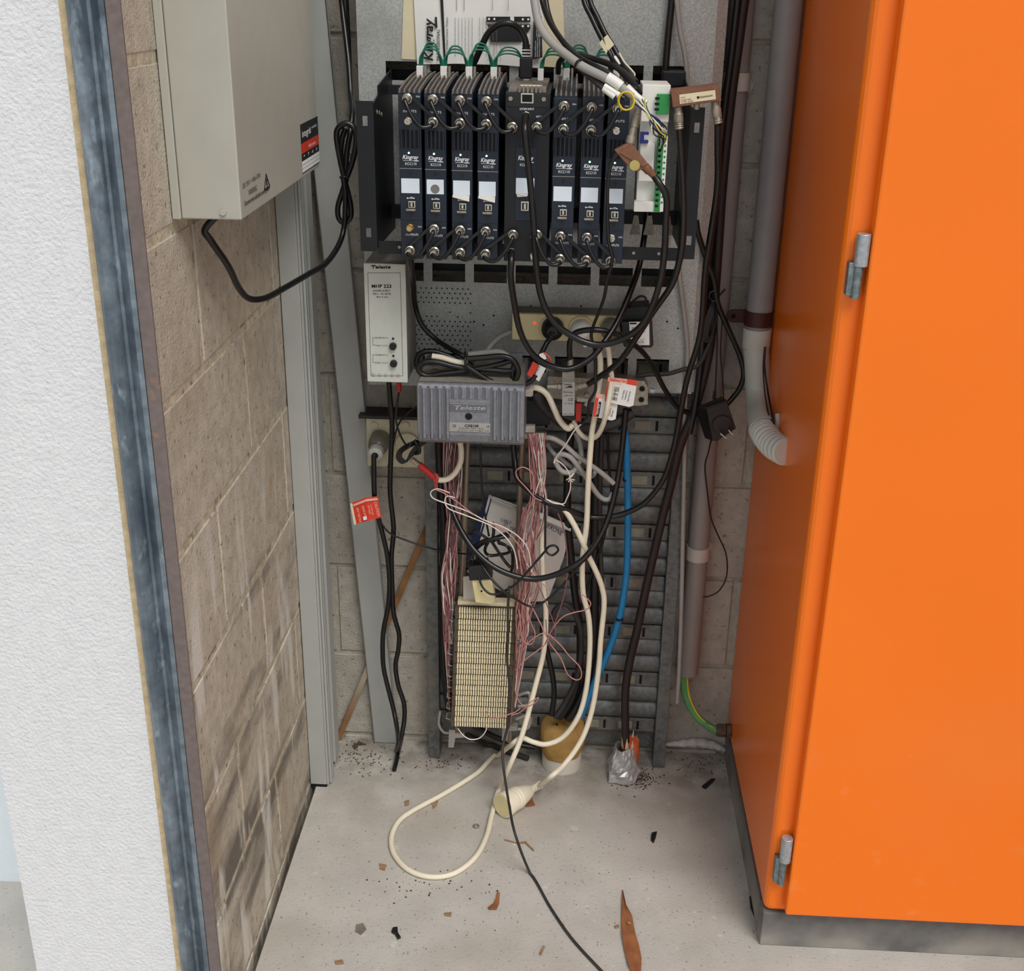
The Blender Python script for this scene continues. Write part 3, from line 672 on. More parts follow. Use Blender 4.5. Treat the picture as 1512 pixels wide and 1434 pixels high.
def module(i):
    x0, x1 = mx[i]; xc = (x0 + x1) / 2; hw = (x1 - x0) / 2; zt = 1.2295; d = 0 if i < 4 else 4
    zz = lambda py: P(720, py + (d - (4 - i) * 0.7 if i < 4 else d + (i - 4) * .8), YM).z
    t = thing('signal_module', 'navy channel module ' + WHERE[i], 'module', (xc, -0.2, ZB), 'channel modules in the black rack')
    mbox(x0, x1, YM, YBK, ZB, 1.222).build('case', 'navy', t, bevel=.0006)
    tb = MB(); sec = [(YM + (YBK - YM) * k / 8, arch(k / 8)) for k in range(9)]
    tb.prism([(x0, YM + .0002, 1.2215)] + [(x0, a, zt - .004 + b) for a, b in sec] + [(x0, YBK, 1.2215)], (x1 - x0, 0, 0)); tb.build('top_shell', 'navy', t)
    for k in range(5):
        xx = x0 + .001 + k * (x1 - x0 - .004) / 4.0
        f = MB(); f.prism([(xx, a, zt - .0045 + b) for a, b in sec] + [(xx, a, zt + b) for a, b in reversed(sec)], (.0022, 0, 0)); f.build('fin', 'navy_top', t)
    # grille
    for k in range(5):
        xx = x0 + .0035 + k * (x1 - x0 - .007) / 4.0
        MB().box(xx - .0012, xx + .0012, YM - .0016, YM, zz(225), zz(196)).build('grille_rib', 'navy', t, bevel=.0005)
    MB().box(x0 + .0015, x1 - .0015, YM - .0003, YM, zz(224), zz(197)).build('grille_back', 'void', t)
    MB().lathe((xc - .002, YM - .0012, zz(231)), (0, 1, 0), [(0, .0013), (.0015, .0013)], 8).build('status_light', 'led', t)
    z = zz(240); text_on('Kingray', (x0 + .0045, YM, z), (x1 - .004, YM, z), .0052, (0, -1, 0), 'ink_white', t, bold=.02, shear=.25)
    z = zz(242.5); MB().box(x1 - .011, x1 - .004, YM - .0004, YM, z - .0006, z + .0004).build('logo_bar', 'ink_white', t)
    MB().box(x0 + .005, x1 - .011, YM - .0004, YM, z - .0001, z + .0003).build('logo_bar', 'ink_white', t)
    z = zz(249); text_on('KCC110', (x0 + .008, YM, z), (x1 - .007, YM, z), .0036, (0, -1, 0), 'ink_white', t)
    MB().box(x0, x1, YM - .0005, YM, zz(254.6), zz(253.8)).build('seam', 'psu_side', t)
    MB().lathe((xc, YM - .0008, zz(261)), (0, 1, 0), [(0, .0021), (.001, .0021)], 10).build('screw', 'rack_black', t)
    la = MB().box(x0 + .002, x1 - .0035, YM - .0005, YM, zz(290.5), zz(269)).build('blank_label', 'label_blue', t)
    if i in (2, 3):
        MB().sheet([[(x0 + .002, YM - .0006, zz(289)), (x1 - .004, YM - .0006, zz(291))], [(x0 + .001, YM - .003, zz(293)), (x1 - .004, YM - .005, zz(299))]], .0003).build('curled_flap', 'paper_grey', la)
    if i == 1:
        MB().lathe((xc - .001, YM - .0007, zz(283)), (0, 1, 0), [(0, .0062), (.0002, .0062)], 14).build('smudge', 'ink_grey', la)
    # usb symbol
    u = MB(); zc = zz(298); u.box(xc - .005, xc + .003, YM - .0005, YM, zc - .0003, zc + .0003); u.lathe((xc - .005, YM - .0005, zc), (0, 1, 0), [(0, .001), (.0004, .001)], 8)
    u.prism([(xc + .003, YM - .0005, zc - .001), (xc + .003, YM - .0005, zc + .001), (xc + .005, YM - .0005, zc)], (0, .0004, 0)); u.box(xc - .001, xc + .002, YM - .0005, YM, zc + .0010, zc + .0015)
    u.build('usb_symbol', 'ink_white', t)
    us_ = MB().box(xc - .004, xc + .006, YM - .0035, YM, zz(312), zz(302)).build('usb_port', 'chrome', t, bevel=.0008)
    MB().box(xc - .0025, xc + .0045, YM - .0037, YM - .0034, zz(310.5), zz(303.5)).build('opening', 'void', us_)
    MB().box(xc - .0005, xc + .0022, YM - .0042, YM - .0036, zz(309.5), zz(304)).build('tongue', 'chrome', us_)
    MB().box(xc - .007, xc + .006, YM - .004, YM, zz(316.5), zz(313.5)).build('port_lip', 'nickel_dull', t, bevel=.0005)
    MB().lathe((xc, YM - .0008, zz(323)), (0, 1, 0), [(0, .0021), (.001, .0021)], 10).build('screw', 'rack_black', t)
    MB().box(x0, x1, YM - .0004, YM, zz(331), zz(330.3)).build('seam', 'rack_black', t)
    z = zz(353.5); text_on('OUTPUTS', (x0 + .0065, YM, z), (x1 - .0055, YM, z), .003, (0, -1, 0), 'ink_white', t)
    z = zz(171); text_on('INPUTS', (x0 + .0065, YM, z), (x1 - .006, YM, z), .003, (0, -1, 0), 'ink_white', t)
    ch = xc - .002
    for py, mat in ((150, 'chrome'), (183.5, 'chrome'), (341, 'gold' if i == 0 else 'chrome'), (374, 'chrome')):
        if py == 150 and i == 6: pass
        fcon((ch, YM, zz(py)), t, mat)
    for py in (148.5, 341):
        z = zz(py); text_on('ON', (x1 - .0065, YM, z), (x1 - .0015, YM, z), .002, (0, -1, 0), 'ink_white', t)
    # white link plug on top
    pk = MB().box(xc - .006, xc + .003, YBK - .068, YBK - .055, zt + .004, zt + .022).build('link_header', 'white', t, bevel=.0006)
    MB().box(xc + .005, xc + .008, YBK - .066, YBK - .058, zt + .006, zt + .022).build('header_pin', 'nickel_dull', pk)
    return dict(t=t, ch=ch, z=zz, top=Vector((xc - .0015, YBK - .0615, zt + .020)))
MODS = [module(i) for i in range(7)]

# wide control / supply module in the middle
x0, x1 = P(746.5, 137, YM).x, P(813, 137, YM).x; xc = (x0 + x1) / 2
zz = lambda py: P(780, py, YM).z
ps = thing('control_module', 'wide black control module with network jack in the middle of the rack', 'module', (xc, -.2, ZB))
mbox(x0, x1, YM, YBK, ZB, zz(137)).build('case', 'rack_black', ps, bevel=.0008)
MB().prism([(x0 + .004, YM + .004, zz(137)), (x1 - .006, YM + .004, zz(137)), (x1 - .006, YBK, zz(137)), (x0 + .004, YBK, zz(137))], (0, 0, .006)).build('top_plate', 'navy_top', ps, bevel=.0006)
for k in range(6): MB().box(x0 + .017 + .0055 * k, x0 + .0195 + .0055 * k, YM - .0005, YM + .012, zz(137), zz(137) + .008).build('top_rib', 'navy_top', ps)
MB().box(xc - .012, xc + .017, YM + .03, YM + .045, zz(137) + .006, zz(137) + .0068).build('paper_label', 'paper_old', ps)
MB().box(x0 + .003, x1 - .003, YM - .001, YM, zz(158), zz(139)).build('jack_plate', 'black', ps, bevel=.0004)
jx = P(779, 146, YM).x
jk = MB().box(jx - .009, jx + .008, YM - .0025, YM, zz(152.5), zz(137.5)).build('network_jack', 'chrome', ps, bevel=.0005)
MB().box(jx - .0072, jx + .0062, YM - .0028, YM - .002, zz(150.5), zz(139.5)).build('opening', 'void', jk)
for px in (754, 803): MB().lathe((P(px, 146, YM).x, YM - .002, zz(146)), (0, 1, 0), [(0, .0028), (.0015, .0028)], 10).build('screw', 'nickel_dull', ps)
text_px('SYSTEM INPUT', (767.5, 162.5), (788.5, 162.5), 3.2, YM, 'ink_white', ps)
text_px('EXT PWR', (792, 173.5), (804.5, 173.5), 2.8, YM, 'ink_white', ps)
for k in range(5):
    xx = P(764 + 6.2 * k, 210, YM).x; MB().box(xx - .0011, xx + .0011, YM - .0016, YM, zz(216), zz(202)).build('grille_rib', 'navy', ps, bevel=.0004)
MB().box(P(761, 260, YM).x, P(791, 260, YM).x, YM - .001, YM, zz(326), zz(219)).build('centre_panel', 'navy', ps, bevel=.0005)
text_px('Kingray', (765, 236), (788, 236.5), 6.5, YM, 'ink_white', ps, bold=.02, shear=.25, proud=.0014)
MB().box(P(779, 240, YM).x, P(788, 240, YM).x, YM - .0014, YM - .001, zz(240), zz(239)).build('logo_bar', 'ink_white', ps)
text_px('KCC100', (768, 245), (784, 245.5), 4, YM, 'ink_white', ps, proud=.0014)
l_ = MB().box(P(762, 270, YM).x, P(789, 270, YM).x, YM - .0016, YM - .001, zz(286), zz(263)).build('blank_label', 'label_blue', ps)
MB().sheet([[P(762, 285, YM - .0018), P(780, 287, YM - .0018)], [P(764, 291, YM - .004), P(778, 290, YM - .006)]], .0003).build('curled_flap', 'paper_grey', l_)
ux = P(775, 304, YM).x
u_ = MB().box(ux - .0055, ux + .0055, YM - .004, YM - .001, zz(311), zz(297)).build('usb_port', 'chrome', ps, bevel=.0008)
MB().box(ux - .0036, ux + .0036, YM - .0042, YM - .0036, zz(309), zz(299)).build('opening', 'void', u_)
MB().box(ux - .0012, ux + .0018, YM - .005, YM - .004, zz(308), zz(300)).build('tongue', 'chrome', u_)
text_px('ON', (783, 351), (788, 351), 2.6, YM, 'ink_white', ps)
text_px('TEST', (783, 385), (791, 385), 2.6, YM, 'ink_white', ps)
PS = {}
for nm, px, py in (('inL', 757, 187), ('inR', 793, 187), ('sys', 777, 170), ('outL', 758, 345), ('outR', 793, 345), ('low', 755, 371), ('test', 788, 377)):
    c = P(px, py, YM); PS[nm] = c; fcon(c, ps)
for dx in (-.008, .012):
    MB().box(xc + dx - .004, xc + dx + .004, YBK - .058, YBK - .045, zz(137) + .006, zz(137) + .022).build('link_header', 'white', ps, bevel=.0006)
PSTOP = [Vector((xc - .008, YBK - .05, zz(137) + .020)), Vector((xc + .012, YBK - .05, zz(137) + .020))]

# patch leads between neighbouring modules
def patch(a, b, label, sag=0.014):
    a = Vector(a) + Vector((0, -.0125, 0)); b = Vector(b) + Vector((0, -.0125, 0))
    t = thing('patch_lead', label, 'patch lead', (a + b) / 2, 'black jumper leads between the modules')
    for p in (a, b):
        MB().lathe(p + Vector((0, .009, 0)), (0, -1, 0), [(0, .0068), (.006, .0068), (.007, .0056), (.018, .0054), (.020, .004)], 14).build('plug', 'chrome', t, smooth=35)
        MB().lathe(p + Vector((0, .0098, 0)), (0, -1, 0), [(0, .0078), (.002, .0078)], 16).build('rubber_ring', 'black', t)
    u = Vector((0, -.010, 0)); m_ = (a + b) / 2
    side = Vector((0, 0, -1)) if True else 0
    pts = [a + Vector((0, -.009, 0)), a + Vector((0, -.016, -.002)), a * .7 + b * .3 + Vector((0, -.021, -sag * .9)), a * .35 + b * .65 + Vector((0, -.021, -sag)), b + Vector((0, -.016, -.002)), b + Vector((0, -.009, 0))]
    MB().tube(crom(pts, 6), .0028, 8).build('cord', 'strap', t, smooth=60)
    d = (b - a).normalized(); nrm = d.cross(Vector((0, 1, 0))).normalized() * .0042; k = 1 if nrm.z > 0 else -1
    q0 = a + Vector((0, .0088, 0)) + nrm * k * 1.2; q1 = b + Vector((0, .0088, 0)) + nrm * k * 1.2
    MB().prism([q0 - nrm * .6, q0 + nrm * .5, q1 + nrm * .5, q1 - nrm * .6], (0, -.0024, 0)).build('tether', 'strap', t, bevel=.0006)
def mc(i, py): return Vector((MODS[i]['ch'], YM, MODS[i]['z'](py)))
UP = [(mc(0, 150), mc(1, 183.5), 'upper lead bridging the first and second modules from the left'), (mc(1, 150), mc(2, 183.5), 'upper lead bridging the second and third modules from the left'),
      (mc(2, 150), mc(3, 183.5), 'upper lead bridging the third and fourth modules from the left'), (mc(3, 150), PS['inL'], 'upper lead bridging the fourth module and the wide control module'),
      (mc(4, 150), PS['inR'], 'upper lead bridging the wide control module and the one right of it'), (mc(5, 150), mc(4, 183.5), 'upper lead bridging the two modules right of the control module'),
      (mc(6, 150), mc(5, 183.5), 'upper lead bridging the last two modules, under the yellow wire loop'),
      (mc(1, 341), mc(0, 374), 'lower lead bridging the first and second modules from the left'), (mc(2, 341), mc(1, 374), 'lower lead bridging the second and third modules from the left'),
      (mc(3, 341), mc(2, 374), 'lower lead bridging the third and fourth modules from the left'), (PS['outL'], mc(3, 374), 'lower lead bridging the fourth module and the wide control module'),
      (PS['outR'], mc(4, 374), 'lower lead bridging the wide control module and the one right of it'), (mc(4, 341), mc(5, 374), 'lower lead bridging the two modules right of the control module'),
      (mc(5, 341), mc(6, 374), 'lower lead bridging the last two modules on the right')]
for a, b, lbl in UP: patch(a, b, 'black ' + lbl)
# green link leads over the tops
tops = [MODS[0]['top'], MODS[1]['top'], MODS[2]['top'], MODS[3]['top'], PSTOP[0], PSTOP[1], MODS[4]['top'], MODS[5]['top'], MODS[6]['top']]
gl_n = ['first and second modules', 'second and third modules', 'third and fourth modules', 'fourth module and the control module', None, 'control module and the module right of it', 'two modules right of the control module', 'last two modules on the right']
for k in range(8):
    if gl_n[k] is None: continue
    t = thing('green_link_lead', 'looped green wires linking the tops of the ' + gl_n[k], 'wire', tops[k], 'green links over the modules')
    for j in range(3):
        a = tops[k] + Vector((.002 * j - .001, -.002 + .002 * j, 0)); b = tops[k + 1] + Vector((-.002 * j, -.002 + .002 * j, 0)); h = .020 + .004 * j + (.004 if k % 2 == 0 else 0)
        MB().tube(crom([a, a + Vector((.002, 0, h * .6)), a * .7 + b * .3 + Vector((0, 0, h)), a * .3 + b * .7 + Vector((0, 0, h * .95)), b + Vector((-.003, 0, h * .5)), b], 5), .0013, 6).build('wire', 'cable_green', t, smooth=60)

# ================================================================== PAPERS BEHIND THE RACK
YPP = YP - 0.004
lp = thing('instruction_sheet', 'white printed instruction sheet taped up behind the rack', 'paper', P(700, 95, YPP))
gr = [[P(612 + (806 - 612) * j / 6 + (1 - i) * 0, (-40 if i == 0 else 95 + 1.0 * j), YPP - .002 * math.sin(j * 1.1)) for j in range(7)] for i in (0, 1)]
gr = [[P(609, -40, YPP), P(670, -40, YPP - .002), P(740, -40, YPP), P(806, -40, YPP - .001)], [P(616, 95, YPP - .002), P(675, 94, YPP - .005), P(742, 96, YPP - .001), P(800, 101, YPP - .004)]]
MB().sheet(gr, .0004).build('sheet', 'paper', lp)
YT = YPP - .0052
def vtext(body, x, y0, y1, h, mat, bold=0, shear=0):
    a = P(x, y0, YT); b = P(x, y1, YT); hh = h * (P(x + 10, y0, YT) - a).length / 10
    return text_on(body, a, b, hh, (0, -1, 0), mat, lp, bold, shear, 'print')
vtext('Kingray', 639, 90, 27, 13, 'ink', .03, .2)
vtext('PROFESSIONAL', 649.5, 90, 43, 4.5, 'ink', .01, .2)
pprism([(642, 25), (645, 25), (646, 41), (643, 41)], YT, .0003).build('print_bar', 'ink', lp)
pprism([(649, -20), (653.5, -20), (658, 85), (655, 85)], YT, .0003).build('print_bar', 'ink', lp)
vtext('KCC110 Channel Converter / Processor', 661.5, 82, 25, 3, 'ink', .01)
for k in range(12):
    vtext('The unit converts any channel to any other and keeps adjacent levels equal with automatic gain %d' % k if k % 3 else 'Input and output filters reject adjacent channels', 673 + 5 * k + (6 if k > 5 else 0), 83 - 3 * (k % 2), 26 + 8 * (k > 8), 2.2, 'ink_grey')
for k in range(3):
    vtext('DIN rail or rack mounting kit', 722 + 9 * k, 90, 68, 2.2, 'ink_grey')
def pk_(poly, mat, name='print_block', y=YT): return pprism(poly, y, .0003).build(name, mat, lp)
pk_([(718, 24.5), (783, 24.5), (783, 32.5), (718, 32.5)], 'ink'); pk_([(753.5, 24.5), (759, 24.5), (759, 32), (753.5, 32)], 'paper', 'print_window', YT - .0003)
pk_([(719, 36), (783, 36), (783, 42), (776, 52), (770, 62), (725, 62), (722, 53), (722, 42)], 'ink')
for (a, b) in ((722, 28), (730, 28), (772, 28.5), (780, 28.5), (772, 38.5), (780, 38.5)):
    q = P(a, b, YT); MB().lathe((q.x, YT - .0006, q.z), (0, 1, 0), [(0, .0016), (.0003, .0016)], 8).build('print_dot', 'paper', lp)
for (a, b) in ((674, 685), (727, 750)):
    pk_([(a, -5), (a + .6, -5), (a + .6, 16), (a, 16)], 'ink_grey', 'print_line'); pk_([(b, -5), (b + .6, -5), (b + .6, 16), (b, 16)], 'ink_grey', 'print_line')
cp = thing('cream_sheet', 'creased cream paper hanging behind the white instruction sheet', 'paper', P(600, 88, YP - .002))
MB().sheet([[P(597, -40, YP - .0015), P(830, -40, YP - .0015)], [P(593, 87, YP - .0015), P(835, 100, YP - .0015)]], .0004).build('sheet', 'paper_old', cp)
tg = thing('black_swing_tag', 'narrow black warranty tag with white print beside the instruction sheet', 'tag', P(790, 88, YPP - .012))
pprism([(788, 20), (800, 24), (801, 85), (786, 88)], YPP - .012, .0006).build('card', 'black', tg)
for k in range(3):
    a = P(791 + 3 * k, 84, YPP - .012); b = P(791.5 + 3 * k, 60 - 6 * k, YPP - .012); text_on('Important installation notice', a, b, .0017, (0, -1, 0), 'ink_white', tg)
    a = P(793 + 2.5 * k, 54, YPP - .012); b = P(793.5 + 2.5 * k, 40, YPP - .012); text_on('warranty', a, b, .0017, (0, -1, 0), 'ink_white', tg)

kp = thing('kettle_plug_lead', 'black lead arching over the instruction sheet to a moulded plug on the control module', 'cable', P(700, 95, -.13))
cpart('cord', [(693, 106, -.13), (702, 88, -.135), (712, 66, -.145), (722, 48, -.15), (738, 36, -.155), (754, 35, -.155), (768, 44, -.15), (775, 58, -.15), (777, 68, -.15)], .0048, 'cable', kp)
MB().lathe(P(777, 66, -.15), (0, 0, -1), [(0, .005), (.006, .0055)], 12).build('strain_relief', 'black', kp, smooth=30)
for k in range(4): MB().lathe(P(777, 66 + 4.5 * k, -.15), (0, 0, -1), [(0, .0062), (.002, .0062)], 12).build('strain_rib', 'black', kp)
a = P(777, 84, -.15); MB().box(a.x - .009, a.x + .009, -.158, -.142, P(777, 116, -.15).z, a.z).build('plug', 'black', kp, bevel=.002)

# ================================================================== WHITE TERMINAL UNIT
yt = -0.30
tu = thing('terminal_unit', 'white upright interface unit with green screw terminals right of the rack modules', 'module', P(965, 312, yt))
xa, xb = P(945, 200, yt).x, P(986, 200, yt).x
z0, z1 = P(960, 313, yt).z, P(960, 125, yt).z
zp = lambda py: P(965, py, yt).z
mbox(xa, xb, yt + .012, yt + .075, z0, z1).build('case', 'white', tu, bevel=.001)
mbox(xa, xb, yt, yt + .013, zp(180), z1).build('upper_block', 'white', tu, bevel=.001)
mbox(xa + .001, P(968, 200, yt).x, yt, yt + .013, zp(268), zp(212)).build('middle_block', 'white', tu, bevel=.001)
mbox(xa - .003, xb - .002, yt - .001, yt + .013, z0, zp(298)).build('lower_block', 'white', tu, bevel=.001)
gu = mbox(P(970, 140, yt).x, xb - .001, yt - .006, yt, zp(168), zp(138)).build('upper_terminal', 'green_term', tu, bevel=.0006)
for k in range(3):
    z = zp(143 + 8 * k); MB().box(P(975, 0, yt).x + .0, P(975, 0, yt).x + .006, yt - .0063, yt - .0058, z - .003, z).build('slot', 'void', gu)
gs = mbox(P(969, 250, yt).x, P(977, 250, yt).x, yt - .004, yt + .014, zp(312), zp(197)).build('terminal_strip', 'green_term', tu, bevel=.0005)
for k in range(13):
    z = zp(203 + 8.2 * k); MB().box(P(970, 250, yt).x, P(974.5, 250, yt).x, yt - .0043, yt - .0038, z - .0035, z).build('slot', 'void', gs)
wc = mbox(P(977.4, 250, yt).x, P(983, 250, yt).x, yt - .002, yt + .014, zp(312), zp(200)).build('terminal_face', 'white', tu, bevel=.0004)
for k in range(12):
    z = zp(206 + 8.4 * k); MB().lathe((P(980, 250, yt).x, yt - .0024, z), (0, 1, 0), [(0, .0016), (.0005, .0016)], 8).build('screw', 'green_term', wc)
bc = MB(); bc.box(P(944, 0, yt).x + .0, P(950, 0, yt).x, yt - .004, yt + .004, zp(211), zp(195)); bc.box(P(950, 0, yt).x, P(957, 0, yt).x, yt - .004, yt + .004, zp(199), zp(195)); bc.box(P(950, 0, yt).x, P(957, 0, yt).x, yt - .004, yt + .004, zp(211), zp(207))
xsh = P(945, 203, yt).x - P(944, 0, yt).x; bc.v = [(v[0] + xsh, v[1], v[2]) for v in bc.v]; bc.build('blue_latch', 'blue_clip', tu)
# loose cores into the green terminals
cores = [('white', 'white'), ('green', 'cable_green'), ('black', 'cable'), ('blue', 'blue_clip'), ('yellow', 'yellow'), ('white striped', 'wire_white'), ('brown', 'cable_brown')]
hs = thing('terminal_cores', 'loose coloured cores fanning from the stripped cable ends into the green terminals', 'wires', P(940, 148, -.33))
for j in range(14):
    mt = cores[j % 7][1]; sx_, sy_ = 936 + (j % 5) * 4, 146 + (j % 4) * 3
    ex = 974 + (j % 3) * 2; ey = 176 + j * 2.6
    cpart('core', [(sx_, sy_, -.335), (950 + j, 160 + j * 1.2, -.345), (962 + (j % 4) * 4, 172 + j * 2.0, -.345), (976 + (j % 3) * 4, 186 + j * 1.6, -.33), (ex, ey + 12, -.306)], .0009, mt, hs, n=6, sub=5)
yl = thing('yellow_wire_loop', 'thin yellow wire coiled in a ring in front of the last module', 'wire', P(925, 148, -.335))
ring = [P(924 + 11.5 * math.cos(t + .6) + 1.0 * (t // 6.3), 149 + 13.5 * math.sin(t + .6), -.338 - .001 * t) for t in np.linspace(0, 4.2 * PI, 40)]
MB().tube(ring, .0012, 6).build('wire', 'yellow', yl, smooth=60)

# cable bundle from above to the terminal unit
def bundle(name, lbl, pts, r, mat, sleeve=None, smat='white', y=-.2):
    t = thing(name, lbl, 'cable', rpt(pts[0], y, r)); A = cpath(pts, y, r); MB().tube(A, r, 10).build('sheath', mat, t, smooth=60)
    if sleeve:
        S = cpath(sleeve, y, r); MB().tube(S, r * 1.18, 10).build('sleeve', smat, t, smooth=60)
    return t
bundle('data_cable', 'grey data cable sweeping from the top down to the white terminal unit', [(783, -40, -.20), (789, 0, -.22), (796, 35, -.24), (812, 60, -.26), (835, 80, -.28), (860, 98, -.30), (890, 113, -.315), (915, 127, -.32), (936, 142, -.325)], .0058, 'cable_grey', [(897, 114, -.318), (907, 120, -.32), (917, 128, -.322)])
bundle('data_cable', 'black data cable hugging the right side of the sweeping grey cable', [(794, -40, -.19), (800, 0, -.2), (810, 30, -.225), (830, 60, -.255), (850, 82, -.275), (880, 98, -.30), (905, 112, -.31), (925, 130, -.32), (945, 146, -.325)], .0036, 'cable', [(926, 128, -.322), (940, 142, -.326), (954, 153, -.33)])
bundle('data_cable', 'black data cable bowed outermost from the top to the terminal unit', [(806, -40, -.185), (806, 0, -.19), (815, 35, -.21), (832, 62, -.24), (848, 78, -.26), (862, 96, -.29), (882, 120, -.31), (902, 133, -.32), (922, 146, -.325)], .0036, 'cable', [(892, 127, -.32), (903, 134, -.322), (914, 141, -.324)])
bundle('data_cable', 'dark grey data cable running lowest under the grey one', [(846, 92, -.28), (862, 106, -.295), (880, 122, -.31), (895, 134, -.32), (910, 144, -.325)], .0036, 'cable_dusty', [(891, 130, -.32), (900, 137, -.322), (908, 143, -.324)])
bundle('aerial_cable', 'first of two black cables dropping together under a cream wrap', [(860, -40, -.16), (862, 0, -.17), (873, 25, -.18), (885, 50, -.19), (897, 72, -.2), (906, 90, -.21), (917, 106, -.23), (930, 120, -.26), (940, 135, -.3)], .0038, 'cable', [(907, 86, -.205), (911, 92, -.21), (914, 98, -.215)])
bundle('aerial_cable', 'second of two black cables dropping together with a cream end loop', [(868, -40, -.16), (871, 0, -.17), (882, 25, -.18), (894, 50, -.19), (906, 70, -.2), (917, 90, -.21), (930, 110, -.24), (940, 122, -.27)], .0038, 'cable')
wr = thing('cable_wrap', 'cream paper flag wrapped around the pair of black cables', 'wrap', P(895, 65, -.2))
pprism([(889, 58, -.196), (897, 51, -.196), (907, 66, -.206), (898, 75, -.206)], -.2, .012).build('band', 'paper_old', wr)
pprism([(885, 64, -.2), (889, 58, -.2), (899, 74, -.205), (895, 79, -.205)], -.2, .0006).build('flag', 'paper_old', wr)
cable('loop_wire', 'cream wire curling at the end of the second black cable', 'wire', [(914, 78), (922, 92), (932, 103), (937, 110), (934, 116), (930, 113)], .0013, 'cable_white', -.235)
bundle('arched_cable', 'black cable arching over the modules right of the kettle plug', [(824, 108, -.16), (826, 92, -.17), (838, 82, -.18), (855, 82, -.19), (880, 88, -.2), (905, 97, -.22), (922, 108, -.25), (936, 124, -.28), (945, 140, -.3)], .0042, 'cable')
cable('band_tie', 'black tie binding the bundle of data cables', 'cable tie', [(849, 98, -.30), (852, 91, -.305), (858, 88, -.3), (862, 92, -.28)], .0015, 'black')
# cables hanging behind
cable('rear_cable', 'straight black cable passing down behind the rack from the top', 'cable', [(995, -40), (992, 0), (986, 60), (981, 120), (977, 165)], .0052, 'cable', -.105)
cable('rear_cable', 'grey cable bending down behind the brown splitter', 'cable', [(994, -40), (999, 0), (1004, 45), (1011, 80), (1015, 120), (1016, 165)], .0036, 'cable_grey', -.108)
lbl = thing('small_black_box', 'dark upright adaptor box fixed behind the splitter', 'box', P(1000, 200, -.2))
mbox(P(985, 0, -.13).x, P(1020, 0, -.13).x, -.13, -.10, P(1000, 128, -.13).z, P(1000, 105, -.13).z).build('case', 'rack_black', lbl, bevel=.002)

# ================================================================== BROWN SPLITTERS
ys = -0.315
sp = thing('antenna_splitter', 'brown splitter box with cream label hanging by two coaxial leads right of the rack', 'splitter', P(1030, 142, ys))
pprism([(990.5, 135), (1062, 126), (1065.5, 149), (993.5, 159)], ys, .022).build('case', 'brown', sp, bevel=.001)
pprism([(990.5, 135), (1062, 126), (1060, 124), (991, 132.5)], ys + .0005, .021).build('lid', 'brown', sp)
lb = pprism([(1003, 140), (1056, 133), (1057, 146.5), (1004, 153.5)], ys - .0006, .0006).build('label', 'paper_old', sp)
text_px('Johansson', (1030, 145.3), (1052, 142), 3.4, ys - .0006, 'ink', lb, bold=.01)
text_px('5-2400 MHz', (1005, 149), (1021, 147), 2.2, ys - .0006, 'ink', lb)
text_px('TYPE 9604', (1005, 152), (1023.5, 150), 2.2, ys - .0006, 'ink', lb)
text_px('splitter', (1005, 145), (1012, 144), 2, ys - .0006, 'ink', lb)
q = P(1030.5, 145, ys); MB().lathe((q.x, ys - .0009, q.z + .001), (0, 1, 0), [(0, .0017), (.0003, .0017)], 10).build('label_mark', 'ink', lb)
for (a, b) in (((1001, 158), (1003, 192)), ((1056, 150), (1060.5, 184))):
    A = P(*a, ys + .011); B = P(*b, ys + .011); d = B - A; L = d.length
    MB().lathe(A, d, [(0, .005), (L * .25, .0055), (L * .3, .0062), (L * .65, .0062)] + [(L * (.66 + .05 * k), .0062 if k % 2 else .0052) for k in range(7)], 14).build('coax_plug', 'nickel_dull', sp, smooth=25)
MB().lathe(P(1029, 152, ys + .011), (0, 0, -1), [(0, .004), (.008, .004)], 10).build('coax_socket', 'nickel_dull', sp)
td = thing('inline_tap', 'brown square in-line tap tilted in front of the last module', 'splitter', P(935, 235, -.33))
yt2 = -.335
pprism([(907, 222), (931, 209), (957, 243), (951, 249), (941, 254), (926, 244)], yt2, .012).build('case', 'brown', td, bevel=.0012)
pprism([(914, 226), (932, 212), (955, 243), (950, 247)], yt2 - .0015, .0016).build('lid', 'brown', td, bevel=.0006)
q = P(937, 244, yt2); MB().lathe((q.x, yt2 - .0026, q.z), (0, 1, 0), [(0, .0068), (.001, .0068)], 16).build('round_sticker', 'tan', td)
A = P(930, 212, yt2 + .006); B = P(943, 160, -.32); d = B - A; L = d.length
MB().lathe(A, d, [(0, .0062), (L * .2, .0062), (L * .22, .0048), (L * .45, .0048), (L * .47, .0056), (L * .8, .0056), (L * .82, .0042), (L, .0042)], 14).build('coax_plug', 'nickel_dull', td, smooth=30)
A = P(952, 246, yt2 + .006); B = P(968, 262, yt2 + .006); d = B - A; L = d.length
MB().lathe(A, d, [(0, .006), (L * .4, .006), (L * .5, .0048), (L, .0044)], 12).build('coax_plug', 'brown', td, smooth=30)
A = P(911, 226, yt2 + .006); B = P(903, 240, yt2 + .006); MB().lathe(A, B - A, [(0, .005), (.004, .005), (.012, .003), (.02, .0022)], 10).build('lead_boot', 'black', td, smooth=30)

